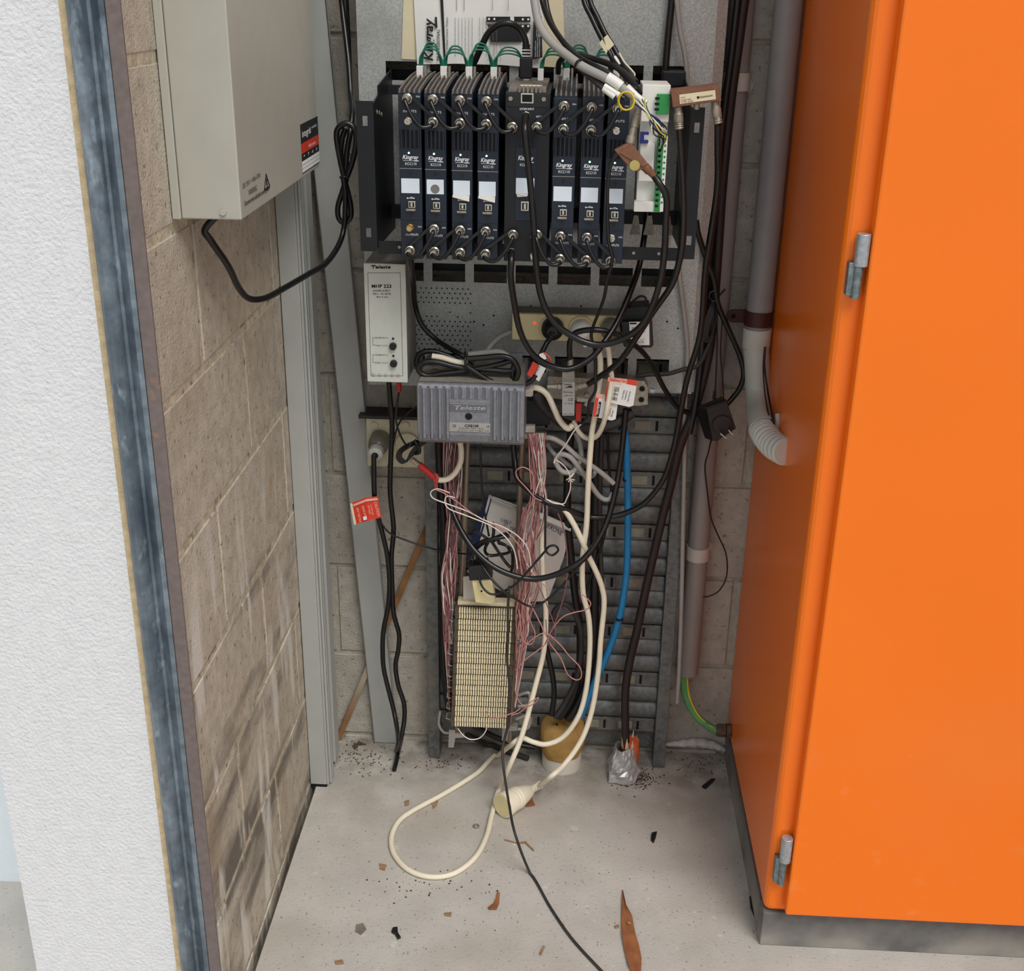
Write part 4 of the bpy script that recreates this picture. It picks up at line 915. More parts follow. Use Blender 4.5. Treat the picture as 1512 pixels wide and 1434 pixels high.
# ================================================================== LARGE BLACK LOOPS IN FRONT
G = 'coaxial cables looping below the rack'
cable('coaxial_cable', 'black coaxial cable looping from the brown tap to the control module top socket', 'cable',
      [(966, 260, yt2 + .006), (974, 272, -.335), (984, 292, -.335), (983, 330, -.33), (981, 375, -.325), (974, 418, -.32), (961, 456, -.31), (944, 484, -.3), (914, 503, -.29), (880, 509, -.285), (846, 497, -.285), (815, 472, -.29), (798, 434, -.295), (791, 384, -.305), (788, 330, -.315), (783, 270, -.32), (776, 205, -.325), (775, 188, -.322), (776, 176, -.31), (777, 170, -.303)], .0047, 'cable', group=G)
cable('coaxial_cable', 'black coaxial cable sweeping from the lowest control module socket up behind the rack', 'cable',
      [(755, 371, -.305), (755, 385, -.322), (754, 408, -.32), (759, 445, -.30), (768, 489, -.28), (785, 521, -.265), (810, 539, -.255), (840, 545, -.25), (871, 530, -.24), (891, 507, -.23), (911, 476, -.21), (930, 433, -.19), (944, 392, -.17), (952, 345, -.15), (958, 300, -.13)], .0046, 'cable', group=G)
cable('coaxial_cable', 'black coaxial cable from the splitter left plug down to the small grey tap', 'cable',
      [(1003, 190, ys + .011), (1006, 230, -.305), (1009, 300, -.31), (1008, 350, -.315), (1003, 386, -.315), (991, 422, -.31), (964, 461, -.29), (938, 501, -.26), (916, 532, -.23), (890, 553, -.2), (866, 569, -.185)], .0046, 'cable', group=G)
cable('coaxial_cable', 'black coaxial cable from the right plug of the splitter into the long low loop', 'cable',
      [(1060, 183, ys + .011), (1060, 220, -.29), (1059, 280, -.27), (1046, 368, -.25), (1041, 405, -.24), (1034, 493, -.21), (1014, 562, -.19), (1000, 638, -.17), (991, 676, -.165), (979, 709, -.16), (954, 741, -.155), (928, 756, -.15), (903, 763, -.15), (873, 764, -.15), (850, 757, -.16), (818, 746, -.17), (800, 738, -.17), (778, 722, -.16), (764, 706, -.15), (760, 680, -.13), (757, 645, -.12)], .0047, 'cable', group=G)
cable('coaxial_cable', 'thin black cable from the brown tap boot hanging across the power board', 'cable',
      [(904, 238, yt2 + .006), (898, 265, -.33), (897, 320, -.325), (899, 357, -.325), (904, 378, -.325), (902, 395, -.32), (897, 411, -.31), (891, 443, -.29), (877, 479, -.25), (873, 496, -.235), (878, 519, -.23), (879, 556, -.22), (879, 577, -.215), (870, 594, -.21), (868, 614, -.2), (859, 626, -.195)], .0024, 'cable')
cable('stripped_wire', 'white stripped end of the thin black cable, with frayed wires', 'wire', [(860, 625, -.195), (848, 636, -.19), (835, 657, -.18), (821, 676, -.17), (818, 684, -.17)], .0011, 'wire_white')
cable('coaxial_cable', 'black printed cable arching over the power board sockets to the lower right', 'cable',
      [(842, 540, -.17), (841, 520, -.19), (842, 503, -.205), (851, 491, -.21), (876, 487, -.215), (903, 491, -.21), (926, 502, -.2), (949, 520, -.17), (966, 545, -.14), (981, 574, -.12), (998, 599, -.10), (1012, 608, -.09), (1030, 611, -.08)], .0044, 'cable')
cable('riser_cable', 'thick dark brown riser down the right edge of the frame into the grey wrapped stub', 'cable',
      [(1107, -40, -.06), (1099, 0, -.06), (1090, 67, -.06), (1078, 157, -.06), (1066, 280, -.062), (1058, 400, -.065), (1048, 512, -.075), (1027, 600, -.085), (1005, 656, -.09), (991, 714, -.09), (978, 764, -.09), (957, 855, -.088), (941, 929, -.085), (930, 976, -.08), (924, 1015, -.08), (923, 1050, -.08), (924, 1095, -.08)], .0075, 'cable_brown', n=12)
cable('riser_cable', 'black riser cable alongside the brown one at the top right', 'cable',
      [(1094, -40, -.065), (1087, 20, -.065), (1079, 90, -.065), (1070, 157, -.065), (1058, 270, -.07), (1050, 360, -.075), (1040, 450, -.08), (1036, 520, -.085), (1028, 590, -.09), (1018, 640, -.09)], .0055, 'cable', n=10)
cable('earth_strap', 'dusty cable lying along the bottom of the panel to the right', 'cable', [(938, 556, -.105), (960, 553, -.105), (985, 552, -.105), (1008, 546, -.105), (1030, 540, -.1), (1042, 520, -.09), (1052, 495, -.08)], .0038, 'cable_dusty')
cable('hook_wire', 'short black wire hooped over the top of the plug-pack', 'wire', [(922, 462, -.14), (932, 448, -.15), (944, 438, -.155), (953, 440, -.155), (955, 452, -.15)], .0018, 'cable')
cable('panel_cable', 'pale grey cable down the right side of the galvanised panel to the floor corner', 'cable',
      [(1001, 392, -.1), (1006, 430, -.1), (1012, 480, -.1), (1015, 520, -.1), (1012, 570, -.095), (1011, 620, -.075), (1010, 700, -.07), (1008, 800, -.068), (1006, 900, -.066), (1003, 985, -.065), (1000, 1038, -.065)], .0038, 'cable_grey')
# tied coil of black wire and plug-pack on the right
cw = thing('coiled_wire', 'bundle of thin black wire tied with ends sticking up beside the riser cables', 'wire', P(1050, 470, -.07))
for j in range(5):
    s_ = j * 1.8
    cpart('strand', [(1054, 440, -.075), (1046 + s_, 460, -.085), (1039 + s_, 485, -.09 - j * .002), (1038 + s_, 500, -.09 - j * .002), (1044 + s_ * .7, 505 - j * 2, -.09), (1051, 495, -.09), (1057, 470, -.08), (1055, 442, -.075)], .0014, 'cable_dusty', cw)
cpart('tie', [(1047, 440, -.085), (1049, 432, -.09), (1057, 430, -.09), (1061, 438, -.085), (1054, 445, -.09), (1047, 440, -.085)], .0022, 'cable', cw)
cpart('wire_end', [(1058, 440, -.08), (1064, 434, -.08), (1071, 427, -.08)], .0018, 'cable', cw)
cable('supply_wire', 'black cable from behind the rack bowing right to the hanging plug-pack', 'cable',
      [(1028, 325, -.1), (1031, 345, -.1), (1037, 365, -.095), (1046, 390, -.09), (1054, 412, -.088), (1058, 440, -.088), (1064, 460, -.085), (1079, 494, -.08), (1092, 524, -.075), (1098, 550, -.075), (1093, 572, -.075), (1080, 590, -.08), (1070, 600, -.085)], .0044, 'cable')
pg = thing('plug_pack', 'dark brown plug-pack adaptor hanging upside down by its wires with two pins showing', 'adaptor', P(1055, 620, -.11))
bd = MB(); ya = -.125
fpoly = [(1043, 602), (1073, 592), (1087, 633), (1058, 652), (1052, 650)]
MB().prism([P(*p, ya) for p in fpoly], (0, .012, 0)).build('face', 'cable_brown', pg, bevel=.0012)
MB().prism([P(1043, 602, ya), P(1073, 592, ya), P(1066, 585, ya + .04), P(1026, 602, ya + .04)], (0, 0, -.003)).build('top', 'cable_dusty', pg, bevel=.0008)
MB().prism([P(1043, 602, ya + .001), P(1026, 603, ya + .035), P(1041, 647, ya + .035), P(1052, 651, ya + .001)], (.004, 0, 0)).build('side', 'black', pg)
q = P(1066, 627, ya); MB().lathe((q.x, ya - .003, q.z), (0, 1, 0), [(0, .0155), (.003, .0165)], 24).build('boss', 'cable_brown', pg, smooth=30)
for (a, b) in (((1062, 635), (1071, 642)), ((1074, 630), (1081, 637))):
    A = P(*a, ya - .003); B = P(*b, ya - .003); MB().prism([A, B, B + Vector((.0006, 0, -.0022)), A + Vector((.0006, 0, -.0022))], (0, -.014, 0)).build('pin', 'chrome', pg)
cable('drop_wire', 'thin black wire hanging from the tied coil to the top of the plug-pack', 'wire', [(1058, 452, -.085), (1059, 500, -.085), (1057, 560, -.088), (1055.5, 590, -.09)], .0014, 'cable')
cable('drop_wire', 'twisted dark wire hanging right of the thin one above the plug-pack', 'wire', [(1061, 445, -.08), (1066, 470, -.08), (1064, 520, -.08), (1067, 560, -.08), (1069, 596, -.09)], .0012, 'cable_brown')
MB().lathe(P(1055.5, 577, -.09), (0, 0, -1), [(0, .0025), (.014, .0032)], 10).build('wire_boot', 'black', pg)
cable('trailing_wire', 'thin black wire curving down the wall below the hanging plug-pack', 'wire',
      [(1050, 650, -.09), (1046, 668, -.07), (1041, 690, -.055), (1045, 730, -.05), (1050, 765, -.045), (1060, 790, -.04), (1072, 818, -.035), (1073, 850, -.035), (1062, 872, -.035), (1045, 881, -.035), (1033, 880, -.036)], .0014, 'cable')

# ================================================================== TALL POWER SUPPLY ON THE LEFT
yq = -0.2
pu = thing('power_supply', 'tall pale grey power supply unit left of the perforated panel', 'power supply', P(568, 564, yq))
x0, x1 = P(537, 390, yq).x, P(598, 390, yq).x; za, zb2 = P(570, 564, yq).z, P(570, 390, yq).z
mbox(x0, x1, yq + .003, YP - .001, za, zb2).build('case', 'psu_side', pu, bevel=.001)
mbox(x0 - .0005, x1 + .0005, yq, yq + .003, za - .0005, zb2 + .0005).build('front_plate', 'psu', pu, bevel=.0012)
pxr = [(543, 403), (591, 403), (595, 555), (548, 555)]
for k in range(4):
    a, b = pxr[k], pxr[(k + 1) % 4]; A = P(*a, yq); B = P(*b, yq); d = (B - A).normalized(); n_ = d.cross(Vector((0, 1, 0))) * .0004
    MB().prism([A + n_, A - n_, B - n_, B + n_], (0, -.0003, 0)).build('border_line', 'ink_grey', pu)
T = lambda b, a, c, h, **k: text_px(b, a, c, h, yq, k.pop('mat', 'ink'), pu, **k)
T('Teleste', (549, 396.5), (577, 396.5), 5, bold=.03, shear=.15)
pprism([(547, 392.6), (556, 392.6), (556, 393.4), (547, 393.4)], yq - .0004, .0003).build('logo_bar', 'ink', pu)
T('MHP 223', (549, 425), (578, 425), 5, bold=.025)
T('POWER SUPPLY', (551, 430.6), (577, 430.6), 2.6, bold=.01)
T('230 V ~ 50 / 60 Hz', (550.5, 435), (577.5, 435), 2.6, bold=.01)
T('18 V = 2 A', (556, 439.8), (573, 439.8), 2.6, bold=.01)
for (ya_, yb_, kx, led) in ((498.5, 510, 580.5, (580.5, 500)), (523.8, 535.5, 581.5, (581, 525.5))):
    T('POWER ON 1.A', (555, ya_ + 1.3), (573, ya_ + 1.3), 2.2); T('FUSE T 3.15 A', (555, yb_ + 1.3), (573, yb_ + 1.3), 2.2)
    br = MB()
    for q4 in ([(550.5, ya_), (554.5, ya_), (554.5, ya_ + .6), (550.5, ya_ + .6)], [(550.5, yb_ - .6), (554.5, yb_ - .6), (554.5, yb_), (550.5, yb_)], [(550.3, ya_), (550.9, ya_), (551.2, yb_), (550.6, yb_)]):
        br.prism([P(a, b, yq - .0004) for a, b in q4], (0, .0003, 0))
    br.build('bracket_line', 'ink_grey', pu)
    q = P(kx, yb_ + .8, yq); kn = MB().lathe((q.x, yq - .007, q.z), (0, 1, 0), [(0, .0044), (.0012, .0054), (.007, .0056)], 20).build('fuse_cap', 'black', pu, smooth=30)
    MB().prism([(q.x - .0035, yq - .0073, q.z + .0026), (q.x + .0028, yq - .0073, q.z - .0034), (q.x + .0036, yq - .0073, q.z - .0024), (q.x - .0026, yq - .0073, q.z + .0035)], (0, .0004, 0)).build('slot', 'rack_black', kn)
    q = P(*led, yq); MB().lathe((q.x, yq - .0012, q.z), (0, 1, 0), [(0, .0017), (.0012, .0018)], 12).build('indicator', 'black', pu)
for k, chh in enumerate('FNSDB'):
    q = P(551 + 9.2 * k, 555 - .0, yq); z = P(551, 551 + .0, yq).z - .003
    x_ = P(551 + 9.2 * k, 555, yq).x; rg = [(x_ + .0026 * math.cos(t), yq - .0003, z + .0026 * math.sin(t)) for t in np.linspace(0, 2 * PI, 15)[:-1]]
    MB().tube(rg, .00018, 4, closed=True).build('approval_mark', 'ink_grey', pu)
    text_on(chh, (x_ - .001, yq, z - .0012), (x_ + .001, yq, z - .0012), .0024, (0, -1, 0), 'ink_grey', pu)
cable('supply_lead', 'black cable curving over the perforated panel to the hank on the amplifier', 'cable',
      [(604, 374, -.24), (608, 395, -.225), (611, 425, -.19), (613, 450, -.16), (622, 478, -.15), (640, 498, -.15), (660, 512, -.165), (678, 522, -.185), (690, 530, -.19), (700, 537, -.19)], .0042, 'cable')
rc = thing('phono_lead', 'thin black lead with a red phono plug under the tall power supply', 'cable', P(589, 570, -.17))
A = P(589, 564, -.17); MB().lathe(A, (0, 0, -1), [(0, .0042), (.008, .004), (.016, .003)], 12).build('plug', 'red', rc, smooth=30)
cpart('cord', [(589, 578, -.17), (586, 600, -.165), (585, 622, -.16), (590, 640, -.155), (596, 652, -.15), (602, 660, -.15)], .0018, 'cable', rc)
cable('mains_cable', 'black mains cable dropping from the tall power supply to the floor', 'cable',
      [(574, 560, -.15), (576, 590, -.14), (579, 630, -.13), (577, 677, -.11), (576, 727, -.10), (581, 780, -.095), (578, 822, -.09), (579, 865, -.085), (581, 905, -.08), (589, 936, -.075), (588, 960, -.075), (584, 983, -.075), (588, 1012, -.08), (596, 1037, -.085), (597, 1062, -.09), (592, 1092, -.1), ('f', 588, 1112), ('f', 586, 1122)], .0044, 'cable')
cable('tagged_cable', 'black cord from the clear plug past the red caution tag down to the floor', 'cable',
      [(552, 672, -.11), (552, 700, -.11), (553, 735, -.11), (558, 762, -.105), (564, 785, -.1), (572, 822, -.095), (575, 860, -.09), (573, 895, -.085), (566, 933, -.085), (565, 965, -.085), (567, 990, -.085), (574, 1020, -.09), (581, 1048, -.095), (586, 1075, -.1), ('f', 588, 1100), ('f', 586, 1120), ('f', 582, 1137)], .0044, 'cable')
cable('thin_lead', 'thin black lead crossing from the red tag to the coil above the terminal block', 'wire',
      [(560, 768, -.105), (575, 787, -.105), (600, 798, -.1), (630, 808, -.1), (660, 815, -.11), (690, 818, -.13), (703, 815, -.14)], .0016, 'cable')
tgm = lambda *q: [P(a, b, c) for a, b, c in q]
rt = thing('caution_tag', 'red caution test tag folded round the black cord at the lower left', 'tag', P(545, 750, -.12))
MB().sheet([tgm((518, 743, -.125), (540, 735, -.13), (558, 733, -.118)), tgm((524, 774, -.125), (545, 769, -.13), (563, 764, -.118))], .0005).build('film', 'tag_red', rt)
MB().sheet([tgm((521, 745, -.127), (540, 737.5, -.132), (557, 735.5, -.12)), tgm((522, 748, -.127), (541, 740.5, -.132), (558, 738.5, -.12))], .0004).build('pale_band', 'tag_pink', rt)
MB().sheet([tgm((517, 744, -.127), (520, 743, -.1272)), tgm((523, 775, -.127), (526, 774, -.1272))], .0004).build('edge_strip', 'paper_old', rt)
yv = -.1335
for (body, a, b, h) in (('CAUTION', (552, 741.5), (557.5, 762), 4.5), ('DO NOT USE', (547, 745.5), (549.5, 760), 2.4), ('AFTER', (542.8, 746), (545.5, 759), 2.4), ('TESTED BY DATE', (534, 747), (538, 762), 3.2), ('NEXT TEST DUE', (526, 750), (531, 771), 3.4)):
    A = P(*a, yv); B = P(*b, yv); text_on(body, A, B, h / 1000 * 1.05, (0, -1, 0), 'tag_pink', rt, bold=.01)
pprism([(536, 763.5), (541, 762), (542, 767), (537, 768.5)], yv, .0004).build('tick_box', 'paper', rt)

# ================================================================== OUTLETS BEHIND ON THE LEFT
op = thing('double_outlet', 'ivory double power outlet low on the back wall left of the amplifier', 'outlet', P(580, 650, -.04))
yo = -.045
x0, x1 = P(541, 650, yo).x, P(627, 650, yo).x
mbox(x0, x1, yo, -.001, P(580, 690, yo).z, P(580, 616, yo).z).build('plate', 'outlet', op, bevel=.002)
for px in (553, 599):
    q = P(px, 628, yo); MB().lathe((q.x, yo - .003, q.z), (0, 1, 0), [(0, .0065), (.003, .007)], 18).build('switch', 'outlet', op, smooth=30)
q = P(602, 655, yo); MB().lathe((q.x, yo - .006, q.z), (0, 1, 0), [(0, .02), (.006, .0215)], 28).build('socket_face', 'outlet', op, smooth=30)
cl = thing('clear_plug', 'smoky clear round plug with white collar in the left outlet', 'plug', P(556, 660, -.07))
A = P(562, 648, yo); B = P(554, 672, yo - .045); d = B - A; L = d.length
MB().lathe(A, d, [(0, .018), (L * .25, .0185), (L * .5, .017), (L * .62, .012)], 24).build('body', 'clear', cl, smooth=40)
MB().lathe(A + d * .6, d, [(0, .010), (L * .08, .0125), (L * .36, .0125), (L * .42, .009)], 18).build('collar', 'pvc_white', cl, smooth=40)
MB().lathe(A + d * 1.0, d, [(0, .006), (.003, .0055)], 12).build('entry', 'black', cl)
sh = thing('wall_ledge', 'dark steel ledge on the wall above the ivory outlet', 'ledge', P(575, 612, -.03))
mbox(P(532, 612, -.03).x, P(628, 612, -.03).x, -.05, -.002, P(575, 614, -.03).z, P(575, 609, -.03).z).build('ledge', 'cable_dusty', sh, bevel=.001)
# coiled thin lead with white coax and red plug
cb = thing('coiled_lead', 'hank of thin black lead tied beside the amplifier underside', 'wire', P(610, 668, -.14))
for j in range(6):
    o_ = j * 1.4
    cpart('strand', [(622, 650 + o_ * .3, -.14), (606 - o_ * .4, 654 + o_, -.15 - j * .002), (590 + o_ * .5, 664 + o_ * .6, -.15), (586 + o_, 676, -.15), (594 + o_, 684 - o_ * .4, -.15), (606, 676 - o_, -.15), (618, 662 - o_, -.148), (630, 652, -.14)], .0016, 'cable', cb)
cpart('knot', [(612, 650, -.155), (618, 660, -.16), (619, 668, -.155), (613, 670, -.15)], .003, 'cable', cb)
cable('stub_lead', 'thin black lead from the outlet up behind the left end of the amplifier', 'wire', [(573, 690, -.06), (580, 660, -.075), (587, 630, -.09), (600, 612, -.1), (616, 600, -.12)], .0016, 'cable')
wcx = thing('white_coaxial_lead', 'white coaxial lead with red boot hooking under the amplifier', 'cable', P(660, 706, -.15))
cpart('cord', [(642, 706, -.155), (650, 709, -.155), (662, 707, -.152), (673, 697, -.15), (680, 682, -.148), (681, 665, -.145), (679, 650, -.142)], .0048, 'cable_white', wcx)
A = P(619, 686, -.155); B = P(643, 707, -.155); MB().lathe(A, B - A, [(0, .0056), ((B - A).length, .0056)], 14).build('red_boot', 'red', wcx, smooth=40)
A = P(608, 678, -.155); B = P(620, 687, -.155); L = (B - A).length; MB().lathe(A, B - A, [(L * k / 8, .0052 if k % 2 else .004) for k in range(9)], 12).build('coax_plug', 'chrome', wcx, smooth=20)
for k in range(3): cpart('red_binding', [(641 + k * 1.8, 699, -.158), (644 + k * 1.8, 705, -.162), (642 + k * 1.8, 714, -.16), (644 + k, 724, -.158)], .0009, 'wire_red', wcx, n=6)

# ================================================================== AMPLIFIER
ya = -0.235
am = thing('amplifier', 'grey cast metal ribbed amplifier housing below the power board', 'amplifier', P(695, 650, ya))
x0, x1 = P(615, 570, ya).x, P(775, 572, ya).x; z0, z1 = P(695, 657, ya).z, P(695, 569, ya).z
zc = lambda py: P(695, py, ya).z
pr = [(ya + .012, z0 - .002), (ya + .004, z0 + .004), (ya, z0 + .016), (ya, z1 - .006), (ya + .006, z1), (YP - .04, z1 + .006), (YP - .003, z1 + .004), (YP - .003, z0 - .002)]
MB().prism([(x0, a, b) for a, b in pr], (x1 - x0, 0, 0)).build('housing', 'cast', am, bevel=.0025, seg=3)
MB().prism([(x0 + .003, ya + .010, z1 + .0012), (x1 - .003, ya + .010, z1 + .0012), (x1 - .003, YP - .04, z1 + .0068), (x0 + .003, YP - .04, z1 + .0068)], (0, 0, .0006)).build('dusty_top', 'cast_dust', am)
rx = [621 + 11.6 * k for k in range(13)]
for k, px in enumerate(rx):
    long = k < 4 or k > 8
    zt_, zb2 = zc(572), (z0 + .006 if long else zc(590))
    xg = P(px + (0.03 * 0), 600, ya).x
    MB().box(xg - .0022, xg + .0022, ya - .0003, ya + .001, zb2, zt_).build('groove', 'cast_recess', am)
    if long:
        MB().prism([(xg + .0026, ya, zb2 + .002), (xg + .0086, ya, zb2 + .002), (xg + .0072, ya - .0035, zb2 + .004), (xg + .0038, ya - .0035, zb2 + .004)], (0, 0, zt_ - zb2 - .006)).build('rib', 'cast', am, bevel=.0006)
    else:
        MB().box(xg + .0028, xg + .008, ya - .0016, ya, zb2 + .001, zt_).build('rib', 'cast', am, bevel=.0008)
npz = MB().box(P(664, 600, ya).x, P(720, 600, ya).x, ya - .002, ya, zc(607.5), zc(595.5)).build('name_plate', 'cast', am, bevel=.0008)
MB().box(P(665, 600, ya).x, P(719, 600, ya).x, ya - .0022, ya - .0019, zc(606.3), zc(597)).build('plate_recess', 'cast_recess', npz)
text_px('Teleste', (671, 604.6), (717, 605.2), 6.2, ya - .0022, 'zinc', npz, bold=.02, shear=.2, proud=.0008)
q = P(692, 615, ya); MB().lathe((q.x, ya - .0004, q.z), (0, 1, 0), [(0, .0058), (.001, .0058)], 20).build('keyhole', 'void', am)
MB().tube([(q.x + .006 * math.cos(t), ya - .0003, q.z + .006 * math.sin(t)) for t in np.linspace(0, 2 * PI, 25)[:-1]], .0006, 6, closed=True).build('keyhole_rim', 'cast', am, smooth=60)
tl = MB().box(P(663, 630, ya).x, P(724, 630, ya).x, ya - .0012, ya, zc(637.5), zc(624.5)).build('type_label', 'cable_grey', am)
text_px('CXE100', (686, 630.2), (707, 630.6), 3.4, ya - .0012, 'ink', tl, bold=.03)
text_px('CE', (718.5, 631), (723, 631), 2.6, ya - .0012, 'ink', tl)
text_px('47-862 MHz   230 V ~ 50 Hz', (678, 633.2), (714, 633.8), 1.8, ya - .0012, 'ink', tl)
text_px('IN  75 ohm   OUT 110 dBuV   6 W', (676, 636.4), (722, 637), 1.8, ya - .0012, 'ink', tl)
q = P(671, 628.5, ya); MB().tube([(q.x + .0022 * math.cos(t), ya - .0014, q.z + .0018 * math.sin(t)) for t in np.linspace(0, 2 * PI, 13)[:-1]], .0004, 4, closed=True).build('approval_mark', 'ink', tl)
hx = P(773, 578, ya + .03)
MB().lathe(P(771, 576, ya + .045), (1, 0, 0), [(0, .011), (.014, .011), (.017, .009)], 6).build('gland_nut', 'saddle_white', am, bevel=.0008)
mbox(P(752, 545, -.14).x, P(771, 545, -.14).x, -.142, -.138, z1, z1 + .025).build('bracket', 'cast', am)
# tied cord on top of the amplifier
cc = thing('tied_cable_hank', 'black and white cords folded into a tied hank lying on top of the amplifier', 'cable', P(690, 545, -.19))
zt_ = z1
def hank(pts, r, mat, y): cpart('cord', pts, r, mat, cc, y=y)
hank([(690, 545), (670, 541), (640, 534), (622, 537), (618, 547), (630, 555), (655, 552), (685, 548), (715, 543), (740, 537), (756, 533), (761, 541), (752, 548), (720, 546), (695, 545)], .0044, 'cable', -.205)
hank([(690, 540), (665, 527), (640, 519), (622, 521), (615, 532), (617, 545)], .0044, 'cable', -.18)
hank([(690, 530), (715, 528), (740, 526), (755, 530), (763, 540), (765, 552), (758, 565), (744, 568), (722, 562), (700, 548), (688, 540)], .0044, 'cable', -.212)
hank([(760, 535), (757, 552), (762, 563), (775, 567), (785, 562), (791, 553)], .0042, 'cable', -.205)
hank([(690, 537), (672, 534), (652, 528), (638, 526)], .0046, 'cable_white', -.2)
hank([(640, 533), (655, 541), (672, 540)], .004, 'cable_grey', -.185)
hank([(692, 524), (715, 521), (738, 520), (750, 526)], .0046, 'cable_grey', -.175)
cpart('cable_tie', [(687, 520, -.2), (687, 530, -.217), (688, 545, -.217), (689, 549, -.2)], .0022, 'black', cc)
cable('grey_tail', 'pale grey cord curving behind the power board down to the tied hank', 'cable', [(718, 521, -.16), (725, 510, -.15), (738, 498, -.14), (752, 491, -.13), (762, 489, -.12)], .0044, 'cable_grey')

# ================================================================== POWER BOARD
yw = -0.135
pb = thing('power_board', 'cream multi-outlet power board fixed across the galvanised panel', 'power board', P(845, 503, yw))
x0, x1 = P(756, 480, yw).x, P(936, 490, yw).x; z0, z1 = P(800, 503, yw).z, P(800, 464, yw).z
mbox(x0, x1, yw, YP - .001, z0, z1).build('case', 'cream', pb, bevel=.002)
mbox(x0 + .001, x1 - .001, yw + .003, YP - .002, z1, z1 + .001).build('dusty_top', 'cast_dust', pb)
q = P(789.5, 477, yw); MB().lathe((q.x, yw - .0008, q.z), (0, 1, 0), [(0, .0024), (.001, .0024)], 12).build('neon', 'led_red', pb)
for px in (814, 858, 902):
    q = P(px, 485, yw); MB().lathe((q.x, yw - .003, q.z), (0, 1, 0), [(0, .0195), (.003, .0205)], 28).build('socket', 'cream', pb, smooth=30)
def plug(name, lbl, px, py, r, mat, tip, y0=yw - .003, L=.032):
    t = thing(name, lbl, 'plug', P(px, py, y0)); A = P(px, py, y0); B = P(tip[0], tip[1], y0 - L); d = B - A; d2 = Vector((0, -1, 0))
    MB().lathe(A, d2, [(0, r), (.010, r), (.020, r * .86), (.026, r * .45)], 26).build('body', mat, t, smooth=40)
    s0 = A + Vector((0, -.022, -.003)); dd = B - s0; Ls = dd.length
    MB().lathe(s0, dd, [(Ls * k / 8, (.0075 if k % 2 else .006) - .0004 * k) for k in range(9)], 12).build('strain_relief', mat, t, smooth=20)
    return t
pk1 = plug('round_plug', 'black round moulded plug in the left socket of the power board', 816, 484, .0175, 'black', (808, 506))
cpart('cord', [(808, 505, yw - .035), (803, 515, yw - .04), (797, 528, -.18), (793, 545, -.19), (789, 558, -.2)], .0042, 'cable', pk1)
pk2 = plug('round_plug', 'white round plug in the middle socket of the power board', 858, 487, .0172, 'white', (866, 512))
pk3 = plug('round_plug', 'smoky translucent plug in the right socket of the power board', 902, 484, .0172, 'clear', (890, 512))
ad = thing('plug_adaptor', 'black square plug-pack with a white label at the right end of the power board', 'adaptor', P(938, 490, -.15))
yd2 = -.165
pprism([(917, 476), (963, 473), (965, 510), (962, 514), (921, 513)], yd2, .055).build('case', 'black', ad, bevel=.002)
pprism([(923, 455), (960, 452), (963, 473), (917, 476)], yd2 + .012, .04).build('upper_case', 'rack_black', ad, bevel=.001)
lb = pprism([(929, 475.5), (958.5, 475), (959, 509.5), (931, 510)], yd2 - .0006, .0006).build('label', 'paper', ad)
pprism([(930, 476.5), (940, 476.5), (940, 479), (930, 479)], yd2 - .001, .0004).build('label_block', 'ink', lb)
text_px('12V DC', (941, 506.5), (951, 506.3), 2.8, yd2 - .0006, 'ink_blue', lb, bold=.01)
text_px('0.5 A', (945, 502.6), (952, 502.4), 2, yd2 - .0006, 'ink_grey', lb); text_px('PLUGPACK', (933, 486), (951, 485.6), 3, yd2 - .0006, 'ink', lb, bold=.01)
text_px('Input 240V ~ 50Hz', (933, 491), (953, 490.6), 2, yd2 - .0006, 'ink_grey', lb); text_px('Class II', (934, 495), (946, 494.7), 2, yd2 - .0006, 'ink_grey', lb)

# tag on the plug cord
t2 = thing('test_tag', 'red and white test tag rolled round the cord of the black round plug', 'tag', P(797, 545, -.2))
pprism([(787, 534, -.205), (795, 539, -.208), (787, 559, -.208), (778, 553, -.205)], -.2, .001).build('red_half', 'tag_red', t2)
pprism([(796, 539, -.208), (806, 544, -.203), (796, 563, -.203), (788, 559, -.208)], -.2, .001).build('white_half', 'paper', t2)
MB().tube(crom([P(797, 525, -.2), P(804, 522, -.207), P(813, 530, -.205), P(809, 536, -.2), P(800, 530, -.198)], 5), .0018, 6).build('loop', 'wire_red', t2, smooth=60)
pprism([(796, 523), (804, 521), (807, 530), (799, 533)], -.208, .001).build('loop_print', 'paper', t2)
text_on('TEST DUE 06', P(790.5, 556, -.2085), P(798, 541, -.2085), .003, (0, -1, 0), 'ink', t2, bold=.01)
